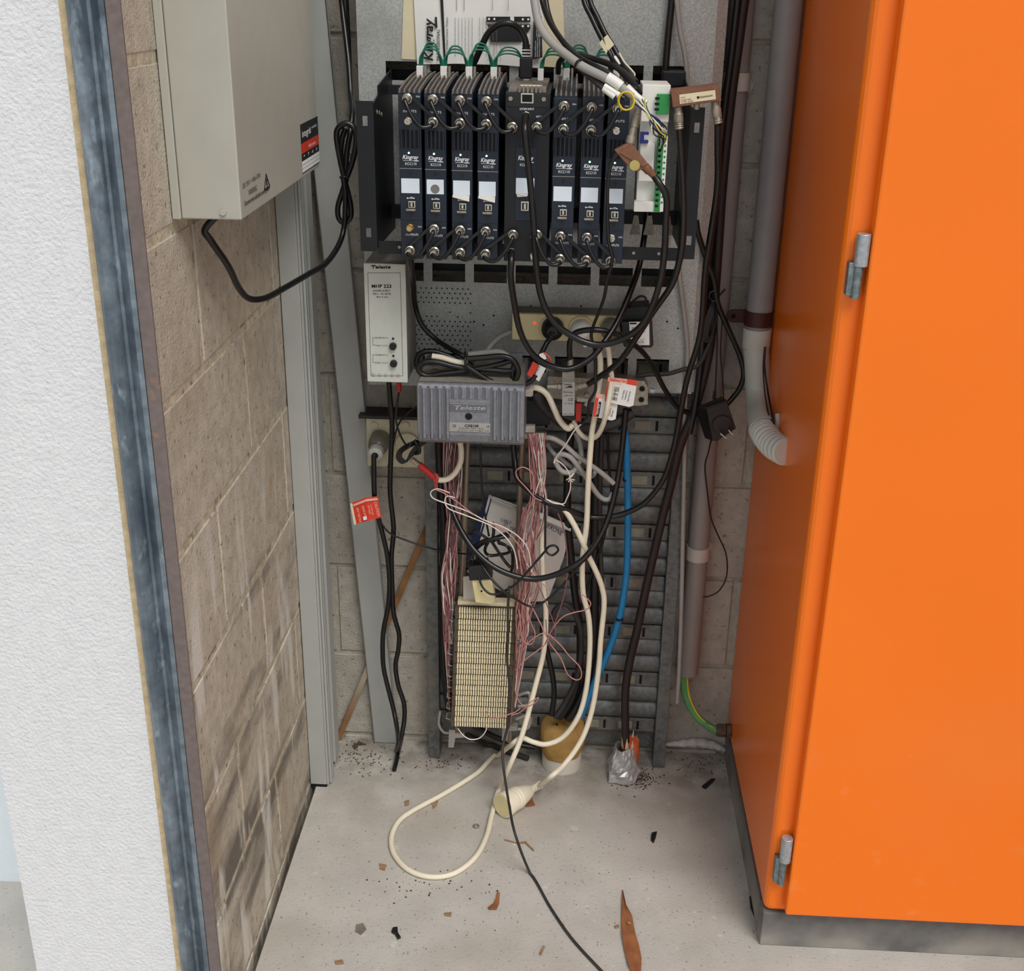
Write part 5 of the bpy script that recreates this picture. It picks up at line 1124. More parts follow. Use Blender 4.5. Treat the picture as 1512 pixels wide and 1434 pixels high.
# two tags on the white cords
def wtag(name, lbl, poly, band, black, y, lines):
    t = thing(name, lbl, 'tag', P(*poly[0], y)); pprism(poly, y, .0006).build('film', 'paper', t)
    for bpoly, mt in band: pprism(bpoly, y - .0005, .0005).build('red_band', mt, t)
    bb = pprism(black, y - .0005, .0005).build('black_block', 'ink', t)
    for body, a, b, h, mt in lines: text_on(body, P(*a, y - .0006), P(*b, y - .0006), h, (0, -1, 0), mt, t, bold=.01)
    return t
wtag('test_tag', 'larger red and white test tag with barcode over the steel earth bar', [(898, 557), (941, 562), (935, 599), (929, 601), (894, 593)],
     [([(898, 557), (926, 560), (925, 566.5), (898, 563)], 'tag_pink'), ([(926, 560), (941, 562), (940, 570), (925, 567)], 'tag_red'), ([(897, 563), (900, 563.5), (896, 593), (893, 592)], 'tag_red')],
     [(900, 569), (904, 569), (901, 592), (897, 591)], -.205,
     [('Appliance Test', (900, 561.8), (924, 564.6), .0042, 'tag_red'), ('TESTED', (900.5, 590), (903.5, 571), .003, 'ink_white'), ('||| || ||||', (909, 591), (913, 572), .006, 'ink'), ('0418 226', (907, 590), (909.6, 575), .0016, 'ink'), ('Test Date', (919.5, 590), (922.6, 576), .0022, 'ink'), ('Tested by', (923.6, 591), (926.6, 577), .0022, 'ink'), ('Next Test Due', (928.2, 593), (931.4, 578), .0024, 'ink'), ('CAUTION', (902.5, 566.8), (918, 568.6), .0018, 'tag_pink')])
wtag('test_tag', 'smaller red and white test tag hanging lower left of the larger one', [(881, 582), (913, 590), (909, 619), (903, 621), (875, 615)],
     [([(881, 581), (893, 583), (892, 589), (880, 587)], 'tag_pink'), ([(880, 587), (884, 588), (880, 616), (875, 615)], 'tag_red')],
     [(884.5, 593), (888, 594), (884, 616), (880, 615)], -.2,
     [('TESTED', (882.5, 613), (886, 597), .0028, 'ink_white'), ('Test Date', (897, 613), (900, 601), .002, 'ink'), ('Tested by', (900, 614.5), (903, 602.5), .002, 'ink'), ('Due', (904, 615), (906, 606), .0022, 'ink')])

# ================================================================== STEEL EARTH BAR, TAP, RED TERMINALS
eb = thing('earth_bar', 'olive-grey steel terminal bar with two round holes along the panel bottom', 'terminal bar', P(900, 575, -.13))
yb = -.125
pprism([(808, 556), (952, 563), (957, 573), (957, 598), (940, 600), (850, 592), (808, 588)], yb, .03).build('bar', 'nickel_dull', eb, bevel=.001)
for (a, b) in ((948, 574), (947, 590)):
    q = P(a, b, yb); MB().lathe((q.x, yb - .0004, q.z), (0, 1, 0), [(0, .0046), (.001, .0046)], 16).build('hole', 'void', eb)
    MB().tube([(q.x + .005 * math.cos(t), yb - .0003, q.z + .005 * math.sin(t)) for t in np.linspace(0, 2 * PI, 19)[:-1]], .0007, 6, closed=True).build('hole_rim', 'nickel_dull', eb, smooth=60)
for (a, b) in ((866, 583), (866, 596)):
    q = P(a, b, yb); MB().lathe((q.x, yb - .004, q.z), (0, 1, 0), [(0, .0035), (.004, .004)], 12).build('screw', 'zinc', eb, smooth=30)
q = P(959, 577, yb + .012); MB().lathe(q, (1, 0, 0), [(0, .0045), (.008, .0045)], 10).build('end_screw', 'zinc', eb)
sf = thing('surge_filter', 'small upright grey tap with printed label between the test tags and the amplifier', 'splitter', P(840, 580, -.19))
yf = -.19
pprism([(830, 565), (849, 565), (848, 614), (830, 614)], yf, .03).build('case', 'cable_grey', sf, bevel=.0008)
pprism([(830, 549), (848, 547), (849, 566), (830, 566)], yf + .004, .024).build('dusty_top', 'cast_dust', sf, bevel=.0008)
A = P(842, 545, yf + .01); MB().lathe(A, (0, 0, 1), [(0, .005), (.016, .0048)], 12).build('coax_socket', 'nickel_dull', sf, smooth=30)
A = P(849, 572, yf + .008); B = P(868, 568, yf + .004); MB().lathe(A, B - A, [(0, .0062), (.004, .0062), (.005, .005), ((B - A).length, .0048)], 12).build('coax_plug', 'nickel_dull', sf, smooth=30)
A = P(830, 571, yf + .012); B = P(808, 571, yf + .012); MB().lathe(A, B - A, [(0, .0055), (.006, .0055), (.007, .0042), ((B - A).length, .0036)], 12).build('coax_socket', 'nickel_dull', sf, smooth=30)
text_px('Teleste', (832, 568.6), (844, 568.6), 2.4, yf, 'ink', sf, bold=.01); text_px('Multitap', (832, 580), (846, 580), 2.2, yf, 'ink', sf)
text_px('5-862 MHz', (833, 585), (846, 585), 1.8, yf, 'ink', sf); text_px('CE', (839, 592), (846, 592), 4, yf, 'ink', sf); text_px('TV  DATA', (833, 597), (846, 597), 2, yf, 'ink', sf); text_px('Made in Finland', (832, 612), (846, 612), 1.8, yf, 'ink', sf)
pprism([(833, 573), (839, 571), (839, 570), (845, 570), (845, 572.5), (839, 572.5)], yf - .0005, .0004).build('label_mark', 'ink', sf)
rtm = thing('red_terminal', 'dark red plastic sleeve behind the small grey tap', 'connector', P(855, 610, -.15))
pprism([(850, 596), (859, 596), (858, 622), (850, 622)], -.15, .012).build('sleeve', 'red', rtm, bevel=.001)
pprism([(852, 588), (868, 589), (868, 594), (852, 593)], -.152, .01).build('strip', 'saddle_white', rtm)
bxr = thing('junction_block', 'dark terminal housing right of the amplifier end', 'terminal', P(795, 600, -.12))
pprism([(774, 590), (800, 592), (812, 610), (812, 628), (774, 632)], -.13, .06).build('housing', 'rack_black', bxr, bevel=.002)
pprism([(775, 629), (790, 629), (790, 639), (775, 639)], -.14, .02).build('cream_clip', 'saddle_white', bxr, bevel=.0006)
pprism([(774, 640), (806, 638), (806, 645), (774, 648)], -.135, .015).build('rail', 'nickel_dull', bxr)
cable('armoured_cable', 'thick dusty dark cable slanting behind the small grey tap', 'cable', [(790, 580, -.14), (800, 597, -.14), (815, 612, -.13), (832, 625, -.12), (860, 632, -.115), (890, 630, -.112), (915, 622, -.11), (935, 608, -.105)], .0085, 'cable_dusty', n=12)

# ================================================================== WHITE, BLUE AND BLACK CABLES ON THE FRAME
GW = 'cream mains cables'
ext = thing('extension_lead', 'cream extension lead looping on the floor and up to the pale red-tagged cord end', 'cable', PZ(600, 1280))
cpart('cord', [(882, 512, -.17), (886, 528, -.175), (886, 555, -.18), (883, 585, -.185), (878, 617, -.185), (874, 640, -.18), (871, 676, -.175), (868, 726, -.17), (866, 776, -.165), (860, 827, -.16), (861, 876, -.155), (869, 910, -.15), (871, 954, -.145), (866, 1015, -.15), (854, 1058, -.16), (832, 1088, -.165), (807, 1099, -.17), (788, 1096, -.175), (770, 1090, -.17), (755, 1100, -.17), ('f', 735, 1116), ('f', 704, 1142), ('f', 656, 1172), ('f', 610, 1197), ('f', 588, 1214), ('f', 578, 1238), ('f', 583, 1263), ('f', 604, 1285), ('f', 635, 1295), ('f', 670, 1290), ('f', 701, 1267), ('f', 718, 1236), ('f', 727, 1200), ('f', 738, 1165), (752, 1132, -.2), (771, 1085, -.185), (790, 1015, -.16), (803, 960, -.15), (806, 904, -.145), (802, 862, -.14), (800, 810, -.135), (801, 768, -.13)], .0046, 'cable_white', ext, n=10)
plg = thing('plug_lead', 'cream cord ending in a large round cream plug socket lying on the floor', 'cable', PZ(760, 1190))
cpart('cord', [(800, 738, -.15), (816, 744, -.16), (831, 750, -.165), (846, 772, -.165), (858, 796, -.165), (870, 823, -.16), (881, 846, -.155), (889, 868, -.15), (892, 893, -.15), (887, 945, -.15), (884, 987, -.152), (875, 1045, -.165), (860, 1090, -.18), (835, 1127, -.205), (812, 1148, -.23), ('f', 797, 1160, .012)], .0046, 'cable_white', plg, n=10)
A = PZ(799, 1158, .016); B = PZ(742, 1190, .024); d = (B - A); L = d.length
MB().lathe(A, d, [(L * k / 30, .0075 if k % 2 else .0055) for k in range(10)], 16).build('strain_relief', 'cable_white', plg, smooth=20)
MB().lathe(A + d * .3, d, [(0, .0105), (L * .12, .015), (L * .3, .0195), (L * .34, .0206), (L * .37, .0198), (L * .40, .0208), (L * .43, .02), (L * .46, .021), (L * .49, .0205), (L * .66, .0235), (L * .7, .0225)], 28).build('socket_body', 'cable_white', plg, smooth=30)
MB().lathe(A + d * 1.002, d, [(0, .020), (.001, .020)], 24).build('socket_face', 'cream', plg)
cable('gland_cable', 'pale grey cord from the white tag gland bending down behind the tap', 'cable', [(784, 572, -.18), (796, 574, -.18), (808, 583, -.175), (818, 603, -.17), (826, 620, -.165), (838, 633, -.16), (845, 628, -.155)], .0048, 'cable_white')
cable('tagged_cable', 'pale cord rising from the tag loop up past the steel bar to the power board', 'cable', [(895, 505, -.17), (899, 520, -.175), (901, 545, -.18), (903, 560, -.2), (897, 600, -.215), (890, 628, -.2), (880, 645, -.18), (866, 647, -.16), (855, 638, -.15), (847, 622, -.14)], .004, 'cable_white')
GG = 'grey data cables looped beside the pink wires'
cable('looped_cable', 'grey cable running straight under the loops from the amplifier end', 'cable', [(785, 640, -.13), (800, 646, -.14), (815, 647, -.15), (832, 656, -.15), (850, 672, -.15), (868, 684, -.148), (890, 700, -.145), (906, 714, -.14)], .0042, 'cable_grey', group=GG)
cable('looped_cable', 'grey cable making the round loop beside the pink wires', 'cable', [(850, 640, -.12), (856, 655, -.13), (858, 675, -.145), (853, 687, -.15), (845, 697, -.152), (832, 697, -.152), (823, 688, -.152), (821, 678, -.152), (828, 671, -.155), (840, 674, -.157), (850, 684, -.155), (866, 706, -.15), (884, 732, -.14), (898, 738, -.135), (905, 728, -.13)], .0042, 'cable_grey', group=GG)
cable('looped_cable', 'grey cable crossing lowest through the round loop', 'cable', [(808, 656, -.125), (820, 672, -.135), (836, 684, -.14), (852, 695, -.138), (864, 702, -.135), (875, 703, -.13), (880, 692, -.12)], .0038, 'cable_grey', group=GG)
fz = thing('frayed_end', 'frayed white wire strands under the grey cable loops', 'wire', P(845, 707, -.155))
for k in range(5): cpart('strand', [(848, 698, -.155), (844 - k, 704 + k * .6, -.158), (836 + k * 3.2, 709 + (k % 2) * 3, -.16)], .0007, 'wire_white', fz, n=5)
bl = thing('blue_cable', 'bright blue cable running down the ribbed frame into the foam-filled pipe', 'cable', P(927, 750, -.08))
A_ = cpath([(921, 630, -.09), (925, 660, -.09), (926, 701, -.088), (927, 751, -.086), (926, 827, -.085), (922, 870, -.085), (913, 918, -.085), (896, 968, -.086), (876, 1013, -.088), (858, 1058, -.09)], -.09, .005)
MB().tube(A_, .0062, 12).build('sheath', 'cable_blue', bl, smooth=60)
for (a, b) in ((925, 708), (915, 914)):
    q = P(a, b, -.087); MB().lathe(q + Vector((0, 0, .002)), (0, 0, -1), [(0, .0068), (.004, .0068)], 12).build('tie', 'black', bl)
cable('low_loop_cable', 'thick black cable drooping in a wide loop in front of the torn carton', 'cable',
      [(655, 690, -.1), (660, 725, -.12), (669, 757, -.14), (683, 787, -.16), (701, 813, -.175), (726, 835, -.185), (755, 849, -.19), (786, 855, -.19), (816, 850, -.19), (845, 837, -.19), (862, 825, -.185), (881, 801, -.175), (896, 771, -.16), (909, 724, -.14), (917, 675, -.125), (923, 620, -.12), (924, 604, -.12)], .005, 'cable', n=10)
for i, (pts, r, mt, lb_) in enumerate([
    ([(882, 640), (880, 700), (879, 760), (878, 820), (878, 880), (876, 950), (868, 1000), (852, 1040), (838, 1062)], .0085, 'cable', 'thickest black cable in the middle of the ribbed frame'),
    ([(889, 640), (886, 720), (886, 800), (889, 880), (886, 950), (872, 1020), (854, 1060)], .0042, 'cable_dusty', 'dusty grey cable right of the thickest black one'),
    ([(897, 640), (899, 690), (903, 720), (898, 760), (890, 800), (880, 830), (866, 870), (858, 900)], .0024, 'cable', 'thin black cable weaving behind the cream cords'),
    ([(843, 640), (838, 700), (838, 760), (842, 810), (848, 870), (856, 930), (855, 990), (845, 1030), (826, 1060)], .0065, 'cable', 'black cable behind the torn carton curving to the pipe'),
    ([(815, 912), (822, 898), (834, 892), (846, 902), (856, 925), (858, 960), (852, 1000), (836, 1035), (820, 1060)], .005, 'cable_dusty', 'dusty cable arching above the foam-filled pipe'),
    ([(806, 955), (812, 980), (817, 1005), (818, 1030), (814, 1056)], .005, 'cable', 'short black cable left of the dusty arch')]):
    cable('frame_cable', lb_, 'cable', pts, r, mt, -.072 - .004 * i, group='black cables down the ribbed frame')
cable('bottom_cable', 'dark cable lying on the floor under the terminal block', 'cable', [(690, 1085, -.06), ('f', 720, 1100), ('f', 745, 1108), ('f', 780, 1120)], .0055, 'cable_dusty')
cable('bottom_cable', 'black cable on the floor behind the terminal block foot', 'cable', [(700, 1072, -.06), (730, 1088, -.055), (760, 1098, -.05), (790, 1104, -.045)], .0055, 'cable')
cable('behind_cable', 'black cable rising behind the left bundle of pink wires', 'cable', [(648, 640), (650, 700), (655, 760), (656, 830), (655, 900), (656, 980), (664, 1050)], .0075, 'cable', -.065)
# vertical thin black leads by the carton
cable('thin_lead', 'thin black lead dropping from the amplifier to the knotted coil', 'wire', [(709, 652, -.15), (710, 690, -.15), (713, 740, -.15), (718, 770, -.155), (722, 792, -.16)], .0018, 'cable')
cable('thin_lead', 'thin black lead with a small ring hanging in front of the carton', 'wire', [(764, 707, -.17), (785, 728, -.175), (802, 739, -.18), (805, 760, -.18), (805, 795, -.18), (806, 813, -.185), (815, 820, -.187), (824, 813, -.187), (820, 806, -.187), (811, 807, -.187), (804, 815, -.185), (785, 837, -.19), (766, 858, -.195), (755, 867, -.195), (738, 876, -.19), (724, 877, -.19), (712, 866, -.185), (706, 846, -.175), (703, 820, -.16)], .0020, 'cable')
cable('thin_lead', 'thin black lead swagged from the coil across to the cream cords', 'wire', [(704, 818, -.165), (718, 845, -.185), (738, 868, -.195), (760, 884, -.195), (787, 896, -.19), (812, 882, -.185), (838, 856, -.18), (858, 832, -.175), (878, 800, -.165)], .002, 'cable')
cable('floor_lead', 'thin black lead hanging over the terminal block and trailing across the floor', 'cable',
      [(752, 866, -.195), (750, 900, -.19), (750, 940, -.185), (749, 976, -.18), (752, 1015, -.18), (751, 1064, -.18), (746, 1088, -.18), (742, 1105, -.19), (744, 1137, -.22), (752, 1190, -.29), (761, 1233, -.37), ('f', 783, 1290), ('f', 814, 1342), ('f', 846, 1388), ('f', 890, 1436), ('f', 940, 1490)], .0023, 'cable_dusty')
kn = thing('knotted_coil', 'flat black lead knotted into loose loops in front of the torn carton', 'cable', P(728, 800, -.17))
for pts in ([(697, 808), (715, 798), (735, 795), (752, 792)], [(700, 783), (712, 790), (722, 797), (730, 800)], [(728, 772), (729, 785), (727, 797)], [(722, 798), (716, 812), (722, 820), (738, 819), (752, 815), (748, 806), (736, 802)],
            [(726, 800), (738, 818), (748, 832), (754, 838)], [(735, 800), (748, 806), (756, 815), (757, 835), (753, 850)], [(690, 830), (698, 820), (706, 808), (720, 800), (738, 796)], [(727, 796), (740, 790), (753, 787)]):
    cpart('loop', [(a, b, -.168 - random.uniform(0, .008)) for a, b in pts], .0028, 'cable', kn, n=6)

# ================================================================== TORN CARTON / LEAFLET
yk = -0.085
kc = thing('carton', 'torn white printed carton tucked behind the rods and pink wires', 'carton', P(770, 870, yk))
MB().sheet([[P(722, 731, yk - .006), P(760, 745, yk - .006), P(800, 758, yk - .004), P(843, 777, yk)], [P(708, 790, yk - .01), P(752, 810, yk - .012), P(795, 820, yk - .008), P(832, 825, yk)], [P(690, 845, yk - .008), P(738, 872, yk - .012), P(780, 888, yk - .008), P(808, 888, yk)]], .0012).build('panel', 'paper_grey', kc)
MB().sheet([[P(722, 731, yk - .006), P(843, 777, yk)], [P(726, 736, yk - .016), P(843, 784, yk - .008)]], .001).build('flap', 'paper_grey', kc)
MB().sheet([[P(716, 735, yk), P(727, 732, yk - .007)], [P(690, 815, yk - .004), P(711, 790, yk - .012)]], .001).build('blue_side', 'paper_blue', kc)
MB().sheet([[P(690, 815, yk - .004), P(711, 790, yk - .012)], [P(686, 838, yk - .004), P(700, 822, yk - .011)]], .001).build('blue_side', 'paper_blue', kc)
text_px('CABLE', (738.5, 769), (754, 774), 4.5, yk - .018, 'ink_blue', kc, bold=.015)
text_px('OF', (743, 775), (748.5, 777), 4.5, yk - .018, 'ink_blue', kc, bold=.015)
text_px('TERMIN', (752, 782), (774, 787.5), 4.5, yk - .018, 'ink_blue', kc, bold=.015)
text_px('KRONE', (806.5, 778.5), (828.5, 791), 6.5, yk - .0125, 'ink_blue', kc, bold=.02)

# ================================================================== PUNCH-DOWN BLOCK
ykb = -0.15
TL, TR, BL, BR = P(672, 893, ykb), P(763, 893, ykb), P(666, 1072, ykb), P(752, 1068, ykb)
nS = 11
kb = thing('terminal_block', 'stack of ivory punch-down terminal strips clipped to the two rods', 'terminal block', (TL + BR) / 2)
kbl = kb.location.copy()
mbox(TL.x + .003, TR.x - .004, ykb + .012, -.118, TL.z - .012, TL.z).build('top_cover', 'ivory', kb, bevel=.001)
wS = (TR.x - TL.x + BR.x - BL.x) / 2; hS = (TL.z - .004 - BL.z) / nS
nt_ = 22
body = MB(); body.box(-wS / 2, wS / 2, .008, .034, -hS * .49, hS * .49); body.box(-wS / 2, -wS / 2 + .006, 0, .01, -hS * .47, hS * .47); body.box(wS / 2 - .006, wS / 2, 0, .01, -hS * .47, hS * .47)
strip = body.build('terminal_strip', 'strip_body', kb, world=False)
tt = MB()
for rw in (0, 1):
    zc0 = hS * .24 if rw == 0 else -hS * .24
    for k in range(nt_):
        xx = -wS / 2 + .008 + k * (wS - .016) / (nt_ - 1)
        tt.box(xx - .00125, xx + .00125, .0005, .009, zc0 - hS * .19, zc0 + hS * .19)
        if rw == 0: tt.box(xx - .0013, xx - .0003, -.0008, .001, zc0 - hS * .19, zc0 + hS * .02)
teeth = tt.build('terminal_teeth', 'ivory', strip, world=False); teeth['kind'] = 'stuff'
gp = MB(); gp.box(-wS / 2 + .007, wS / 2 - .007, .0075, .0079, -hS * .47, hS * .47); gap = gp.build('contact_row', 'void', strip, world=False)
for i in range(nS):
    f_ = (i + .5) / nS; c = TL.lerp(BL, f_) * .5 + TR.lerp(BR, f_) * .5; c.z = TL.z - .006 - hS * (i + .5); c.y = ykb
    if i == 0: o = strip
    else:
        o = strip.copy(); COL.objects.link(o); o.parent = kb
        for ch in (teeth, gap):
            c2 = ch.copy(); COL.objects.link(c2); c2.parent = o
    o.location = c - kbl
wr_ = MB()
for i in range(nS):
    z = TL.z - .006 - hS * (i + .5)
    c = TL.lerp(BL, (i + .5) / nS)
    MB().tube([c + Vector((-.002, .02, .004)), c + Vector((-.009, .016, .005)), c + Vector((-.010, .012, -.004)), c + Vector((-.003, .012, -.006))], .0008, 5).build('wire_guide', 'clip_grey', kb)
# adaptor clipped on top of it
ya3 = -.175
kt = thing('test_adaptor', 'cream and black test adaptor plugged on top of the ivory terminal block', 'adaptor', P(710, 880, ya3))
pprism([(696, 856), (726, 855), (731, 888), (725, 893), (702, 890)], ya3, .02).build('cream_body', 'cream', kt, bevel=.0015)
pprism([(691, 838), (719, 833), (727, 856), (693, 858)], ya3 - .003, .028).build('black_cap', 'black', kt, bevel=.0015)
q = P(711, 873, ya3); MB().lathe((q.x, ya3 - .0004, q.z), (0, 1, 0), [(0, .0018), (.001, .0018)], 10).build('screw', 'void', kt)
for k in range(2): cpart('lead', [(700 + 5 * k, 838, ya3 + .008), (699 + 5 * k, 826, ya3 + .005), (700 + 4 * k, 812, -.17)], .0018, 'cable', kt)
pc = thing('paper_slip', 'small pale printed slip behind the cream test adaptor', 'paper', P(690, 870, -.1))
pprism([(684, 852), (700, 850), (704, 888), (684, 888)], -.13, .0008).build('slip', 'paper_grey', pc)

# ================================================================== PINK JUMPER WIRES
def wires(name, label, tops, bots, n, y, mats, mid, r=.0009, jit=6):
    obs = []
    for mt in mats:
        mb = MB()
        for k in range(n // len(mats)):
            a = random.random(); b = min(1, max(0, a + random.uniform(-.3, .3)))
            pts = [(tops[0][0] + (tops[1][0] - tops[0][0]) * a, tops[0][1], y + random.uniform(-.012, .012))]
            for (x0, x1, yy) in mid:
                c = min(1, max(0, a + random.uniform(-.35, .35))); pts.append((x0 + (x1 - x0) * c, yy + random.uniform(-jit, jit), y + random.uniform(-.015, .012)))
            e = random.random(); pts.append((bots[0][0] + (bots[1][0] - bots[0][0]) * e, bots[0][1] + (bots[1][1] - bots[0][1]) * e, y + random.uniform(-.005, .012)))
            mb.tube(cpath(pts, y, r, 4), r, 5)
        obs.append((mb, mt))
    t = thing(name, label, 'wires', P(tops[0][0], tops[0][1], y)); t['kind'] = 'stuff'
    for mb, mt in obs:
        o = mb.build('jumper_wire', mt, t, smooth=60); o['kind'] = 'stuff'
    return t
wires('jumper_wires', 'left bundle of pink jumper wires running down beside the left rod', [(652, 650), (684, 650)], [(658, 890), (664, 1060)], 26, -.125, ['pink', 'mauve', 'mauve', 'wire_white'], [(655, 682, 700), (659, 680, 750), (656, 674, 800), (652, 674, 850), (654, 670, 900), (656, 667, 945)])
wires('jumper_wires', 'right bundle of pink jumper wires falling over the carton to the terminal block', [(777, 640), (808, 640)], [(764, 905), (760, 1055)], 34, -.155, ['pink', 'mauve', 'pink', 'wire_white'], [(782, 806, 690), (784, 806, 730), (770, 806, 770), (764, 792, 815), (762, 796, 860), (762, 786, 900), (762, 780, 940)])
for lbl, pts, mt in [
    ('loose pink wire slung from the red boot across to the right bundle', [(645, 724), (655, 728), (676, 742), (700, 760), (722, 772), (745, 783), (762, 800), (772, 815), (778, 840), (775, 880)], 'pink'),
    ('loose white wire with a long loop crossing the left pink bundle', [(664, 728), (646, 722), (636, 727), (640, 736), (660, 744), (690, 755), (715, 768), (742, 778), (765, 792), (780, 812), (785, 845)], 'wire_white'),
    ('loose pale wire looped around the left pink bundle', [(672, 735), (660, 733), (657, 742), (664, 752), (690, 762), (722, 775), (740, 787), (752, 800), (760, 815), (764, 840)], 'wire_white'),
    ('loose pink wire hooped over the right rod', [(800, 740), (790, 735), (775, 718), (764, 706), (762, 696), (770, 690), (780, 693), (787, 702), (788, 720), (786, 745)], 'pink'),
    ('pale wire from the stripped end down to the carton edge', [(821, 679), (833, 688), (841, 702), (842, 722), (836, 738), (832, 744), (818, 743), (806, 737)], 'wire_white'),
    ('thin pink wire dropping in front of the printed carton', [(824, 758), (832, 780), (836, 805), (838, 835), (835, 870), (825, 905), (815, 930), (805, 950)], 'mauve'),
    ('long pink wire looping out to the right above the foam pipe', [(772, 960), (785, 945), (805, 935), (825, 950), (840, 968), (856, 985), (858, 1000), (850, 1004), (838, 995), (828, 972), (812, 950), (800, 925), (790, 905), (782, 890)], 'pink'),
    ('pink wire crossing from the terminal block up to the cream cords', [(762, 990), (775, 975), (792, 962), (806, 950), (815, 930), (830, 912), (846, 905), (866, 900), (872, 890), (860, 878)], 'pink'),
    ('pink wire curling at the lower right of the terminal block', [(760, 1018), (766, 1035), (775, 1042), (785, 1036), (795, 1030), (790, 1038), (775, 1046), (768, 1052), (756, 1056)], 'pink'),
    ('pink wire drawn across the lowest terminal strips', [(717, 1048), (722, 1058), (728, 1062), (745, 1057), (760, 1052), (768, 1046)], 'pink'),
    ('white wire loop hanging under the terminal block', [(676, 1076), (684, 1086), (695, 1092), (708, 1090), (717, 1080), (719, 1070)], 'wire_white'),
    ('pale wire curved through the right bundle beside the rod', [(765, 812), (768, 830), (772, 850), (782, 858), (800, 862), (812, 872)], 'pink'),
    ('red-tinted wire hanging in a deep curl right of the terminal block', [(778, 900), (784, 920), (790, 935), (786, 950), (776, 950), (770, 938), (768, 915), (766, 900)], 'pink'),
    ('fine pink wire curling out past the right bundle', [(790, 855), (802, 880), (812, 905), (820, 930), (816, 955), (808, 940), (806, 915)], 'mauve')]:
    cable('loose_wire', lbl, 'wire', pts, .0010, mt, -.19, n=6, group='loose jumper wires')

# ================================================================== FLOOR ITEMS
fp = thing('pipe_stub', 'white pipe stub in the floor filled with brown expanding foam', 'pipe', PZ(828, 1140))
c0 = PZ(829, 1128); rS = 0.0365; cz = Vector((c0.x, c0.y, 0)); 
MB().lathe(cz, (0, 0, 1), [(-.0, rS), (.052, rS)], 36).build('pipe', 'pvc_stub', fp, smooth=40)
MB().lathe(cz + Vector((0, 0, .002)), (0, 0, 1), [(0, rS + .0006), (.031, rS + .0006), (.032, rS)], 36).build('lower_band', 'pvc_stub', fp, smooth=40)
fm = MB(); nA, prf = 40, [(.040, rS + .0006), (.046, rS + .003), (.058, rS + .0048), (.074, rS + .0052), (.088, rS + .003), (.0945, rS - .003), (.097, rS * .72), (.095, rS * .45), (.0925, rS * .2), (.091, rS * .06)]
vv = []
for i, (t, r) in enumerate(prf):
    for k in range(nA):
        a = 2 * PI * k / nA
        wob = (.0014 * math.sin(3 * a + i) + .0010 * math.sin(7 * a + 2 * i)) * (1 if r > .02 else .3)
        low = -.014 * max(0, math.cos(a + PI / 2 + .2)) + .004 * math.sin(3 * a) if i < 2 else 0
        hi = (.004 * math.sin(2 * a + .6) + .0022 * math.sin(5 * a)) * min(1, r / rS) + .006 * math.sin(a) * min(1, r / rS) if i > 3 else 0
        vv.append(cz + Vector(((r + wob) * math.cos(a), (r + wob) * math.sin(a), t + low + hi)))
ff = [(i * nA + k, i * nA + (k + 1) % nA, (i + 1) * nA + (k + 1) % nA, (i + 1) * nA + k) for i in range(len(prf) - 1) for k in range(nA)] + [tuple(range((len(prf) - 1) * nA, len(prf) * nA)), tuple(range(nA - 1, -1, -1))]
fm.add(vv, ff); fm.build('foam', 'foam', fp, smooth=60)
MB().lathe(cz + Vector((-.012, -.012, .0925)), (.2, -.4, .8), [(0, .003), (.006, .0016)], 8).build('foam_pit', 'void', fp)
sb = thing('wrapped_stub', 'orange conduit stub wrapped in crumpled grey film at the foot of the brown riser', 'conduit', PZ(920, 1140))
c1 = PZ(924, 1128); c1.z = 0; c1.y = -.075
c1 = Vector((P(926, 1128, -.075).x, -.075, 0))
MB().lathe(c1 + Vector((.004, .004, -.0)), (0.02, 0, 1), [(0, .0165), (.06, .016), (.072, .0145)], 18).build('conduit', 'conduit_orange', sb, smooth=40)
fo = MB(); random.seed(5); nA = 26; vv = []
for i in range(9):
    t = i / 8
    for k in range(nA):
        a = 2 * PI * k / nA; r = (.040 - .021 * t ** 1.4) * (1 + .16 * math.sin(5 * a + i * 1.3) * .5 + random.uniform(-.07, .07))
        ca = max(-.6, math.cos(a)); vv.append(c1 + Vector((-.0105 + r * ca * (.85 if ca > 0 else 1.0), -.008 + r * .8 * math.sin(a), .002 + .063 * t + random.uniform(-.002, .002))))
fo.add(vv, [(i * nA + k, i * nA + (k + 1) % nA, (i + 1) * nA + (k + 1) % nA, (i + 1) * nA + k) for i in range(8) for k in range(nA)] + [tuple(range(nA - 1, -1, -1))]); fo.build('grey_film', 'foil', sb)
tc_ = MB()
for k in range(9):
    a = 2 * PI * k / 9; b = a + .55; r = .0135; h = .082 + .008 * random.random()
    tc_.add([c1 + Vector((r * math.cos(a), r * math.sin(a), .06)), c1 + Vector((r * math.cos(b), r * math.sin(b), .06)), c1 + Vector(((r + .003) * math.cos((a + b) / 2), (r + .003) * math.sin((a + b) / 2), h))], [(0, 1, 2)])
tc_.build('torn_collar', 'paper_old', sb)
ob = thing('orange_cap', 'small orange cap on the floor behind the black floor lead', 'cap', PZ(741, 1108)); MB().lathe(PZ(743, 1112), (0, 0, 1), [(0, .006), (.012, .005)], 10).build('cap', 'conduit_orange', ob)

